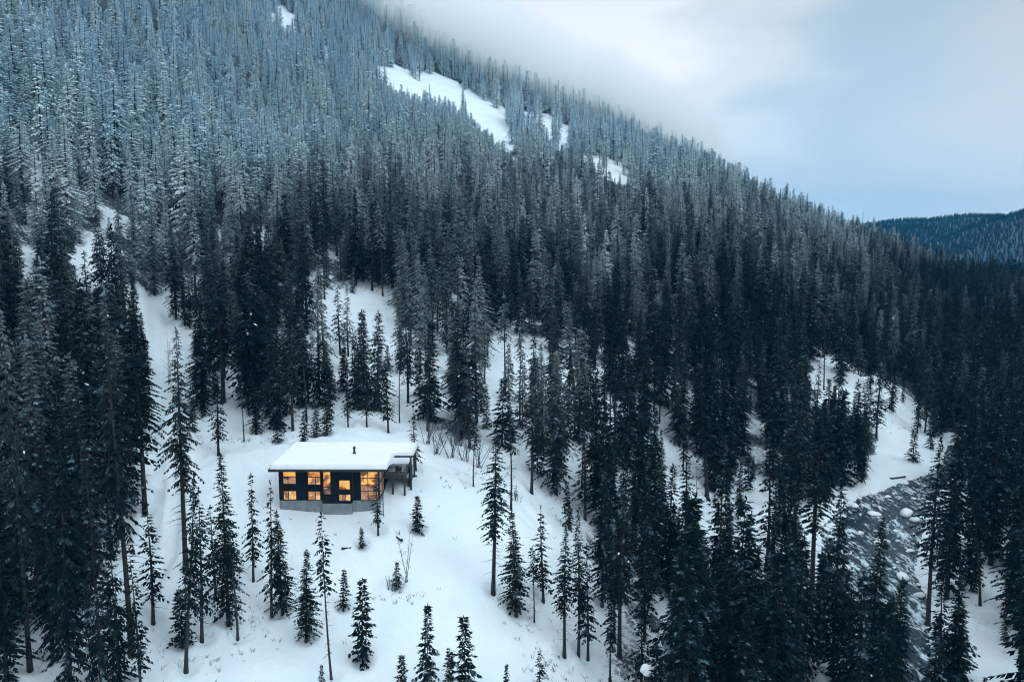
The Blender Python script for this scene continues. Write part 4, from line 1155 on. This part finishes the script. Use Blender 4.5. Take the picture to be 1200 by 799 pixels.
def brush():
    R = np.random.RandomState(77); mb = MB()
    spots = []
    cl = [(300,728,60,26,60),(230,770,60,30,60),(660,790,40,30,70),(620,720,22,50,50),(470,700,30,10,24),(560,560,40,14,50),(300,516,90,8,60),(640,560,40,60,60),(700,470,60,40,50),(1130,720,30,40,40),(1040,470,40,40,50),(100,780,70,30,50),(450,380,60,30,30),(440,610,80,30,14)]
    for (u, v, du, dv, n) in cl:
        for _ in range(n): spots.append((u + R.normal() * du * 0.6, v + R.normal() * dv * 0.6))
    for (u, v) in spots:
        if v > 835 or (315 < u < 480 and 515 < v < 606): continue
        x, y = hit(u, v)
        if inside(np.array([x]), np.array([y]), RIV)[0]: continue
        z = gz(x, y); h = R.uniform(0.15, 0.75)
        for k in range(R.randint(2, 6)):
            a = R.uniform(0, 6.28); l = R.uniform(0.2, 0.9) * h
            p = (x + R.uniform(-.15, .15), y + R.uniform(-.15, .15), z - 0.1)
            mb.tube([p, (p[0] + l * math.cos(a), p[1] + l * math.sin(a), z + h * R.uniform(0.5, 1))], [0.03, 0.01], 3, False)
    o = mb.build('twigs', M_TWIG); tag(o, 'scattered dark twigs and grass stalks poking through the snow', 'twigs', kind='stuff')
brush()
# snow capped broken trunk near the camera
def capped():
    u, v = 757.5, 850
    x, y = hit(u, v); z = gz(x, y); ztop = pt(u, 790, y)[2]; h = ztop - z
    o = empty('broken_trunk', (x, y, z))
    mb = MB().tube([(0, 0, -0.4), (0, 0, h * .5), (0.05, 0, h)], [0.5, 0.42, 0.36], 12); mb.build('trunk', M_BARK, o, True)
    bm = bmesh.new(); bmesh.ops.create_icosphere(bm, subdivisions=4, radius=0.83)
    for w in bm.verts:
        nz = float(vnoise(w.co.x * 1.4 + 5, w.co.y * 1.4 + w.co.z * 2, 61))
        w.co *= 1 + 0.22 * nz
        w.co.z = w.co.z * (1.08 if w.co.z > 0 else 0.55) + h + 0.45
    me = bpy.data.meshes.new('snow_cap'); bm.to_mesh(me); bm.free(); me.materials.append(M_SNOW)
    me.polygons.foreach_set('use_smooth', [True] * len(me.polygons))
    c = bpy.data.objects.new('snow_cap', me); col.objects.link(c); c.parent = o
    tag(o, 'broken trunk topped by a big round white snow cap at the bottom of the picture', 'dead tree')
capped()

# ------------------------------------------------------------------ air: even haze, and the cloud that sits on the ridge
def volume_box(name, x0, x1, y0, y1, z0, z1, mat):
    o = MB().box(x0, x1, y0, y1, z0, z1).build(name, mat)
    tag(o, None, None, kind='stuff'); return o
m = bpy.data.materials.new('haze'); m.use_nodes = True; t = m.node_tree; t.nodes.clear()
pv = N(t, 'ShaderNodeVolumePrincipled'); pv.inputs['Color'].default_value = (0.08, 0.50, 0.92, 1); pv.inputs['Density'].default_value = HAZE_DENSITY; pv.inputs['Anisotropy'].default_value = 0.2
out = N(t, 'ShaderNodeOutputMaterial'); t.links.new(pv.outputs[0], out.inputs['Volume'])
hz = volume_box('haze', -6600, 6600, -100, 6700, -260, 420, m)
tag(hz, 'thin blue haze filling the valley and veiling the far hills', 'haze')
m = bpy.data.materials.new('cloud'); m.use_nodes = True; t = m.node_tree; t.nodes.clear()
pv = N(t, 'ShaderNodeVolumePrincipled'); pv.inputs['Color'].default_value = (1, 1, 1, 1); pv.inputs['Anisotropy'].default_value = 0.3
tc = N(t, 'ShaderNodeTexCoord'); g = N(t, 'ShaderNodeNewGeometry')
ln = N(t, 'ShaderNodeVectorMath', operation='LENGTH'); t.links.new(tc.outputs['Object'], ln.inputs[0])
nz = noise(t, g.outputs['Position'], 0.012, 4, 0.6)
dn = math_node(t, 'SUBTRACT', 1.0, ln.outputs['Value'])
dn = math_node(t, 'ADD', dn, math_node(t, 'MULTIPLY', math_node(t, 'SUBTRACT', nz, 0.5), 1.0))
dn = ramp(t, dn, [(0.0, 0.0), (0.7, 1.0)], 'EASE')
dn = math_node(t, 'MULTIPLY', dn, ramp(t, ln.outputs['Value'], [(0.75, 1.0), (1.0, 0.0)]))
t.links.new(math_node(t, 'MULTIPLY', dn, FOG_DENSITY), pv.inputs['Density'])
out = N(t, 'ShaderNodeOutputMaterial'); t.links.new(pv.outputs[0], out.inputs['Volume'])
bm = bmesh.new(); bmesh.ops.create_icosphere(bm, subdivisions=3, radius=1.0)
me = bpy.data.meshes.new('low_cloud'); bm.to_mesh(me); bm.free(); me.materials.append(m)
cl = bpy.data.objects.new('low_cloud', me); col.objects.link(cl)
a_, b_ = Vector(pt(380, -32, 655)), Vector(pt(880, 205, 610))
ax = (b_ - a_); cl.location = (a_ + b_) / 2
cl.rotation_euler = ax.to_track_quat('X', 'Z').to_euler(); cl.scale = (ax.length * 0.56, 120, 46)
tag(cl, 'low white cloud resting on the mountain ridge and swallowing its crest', 'cloud', kind='stuff')
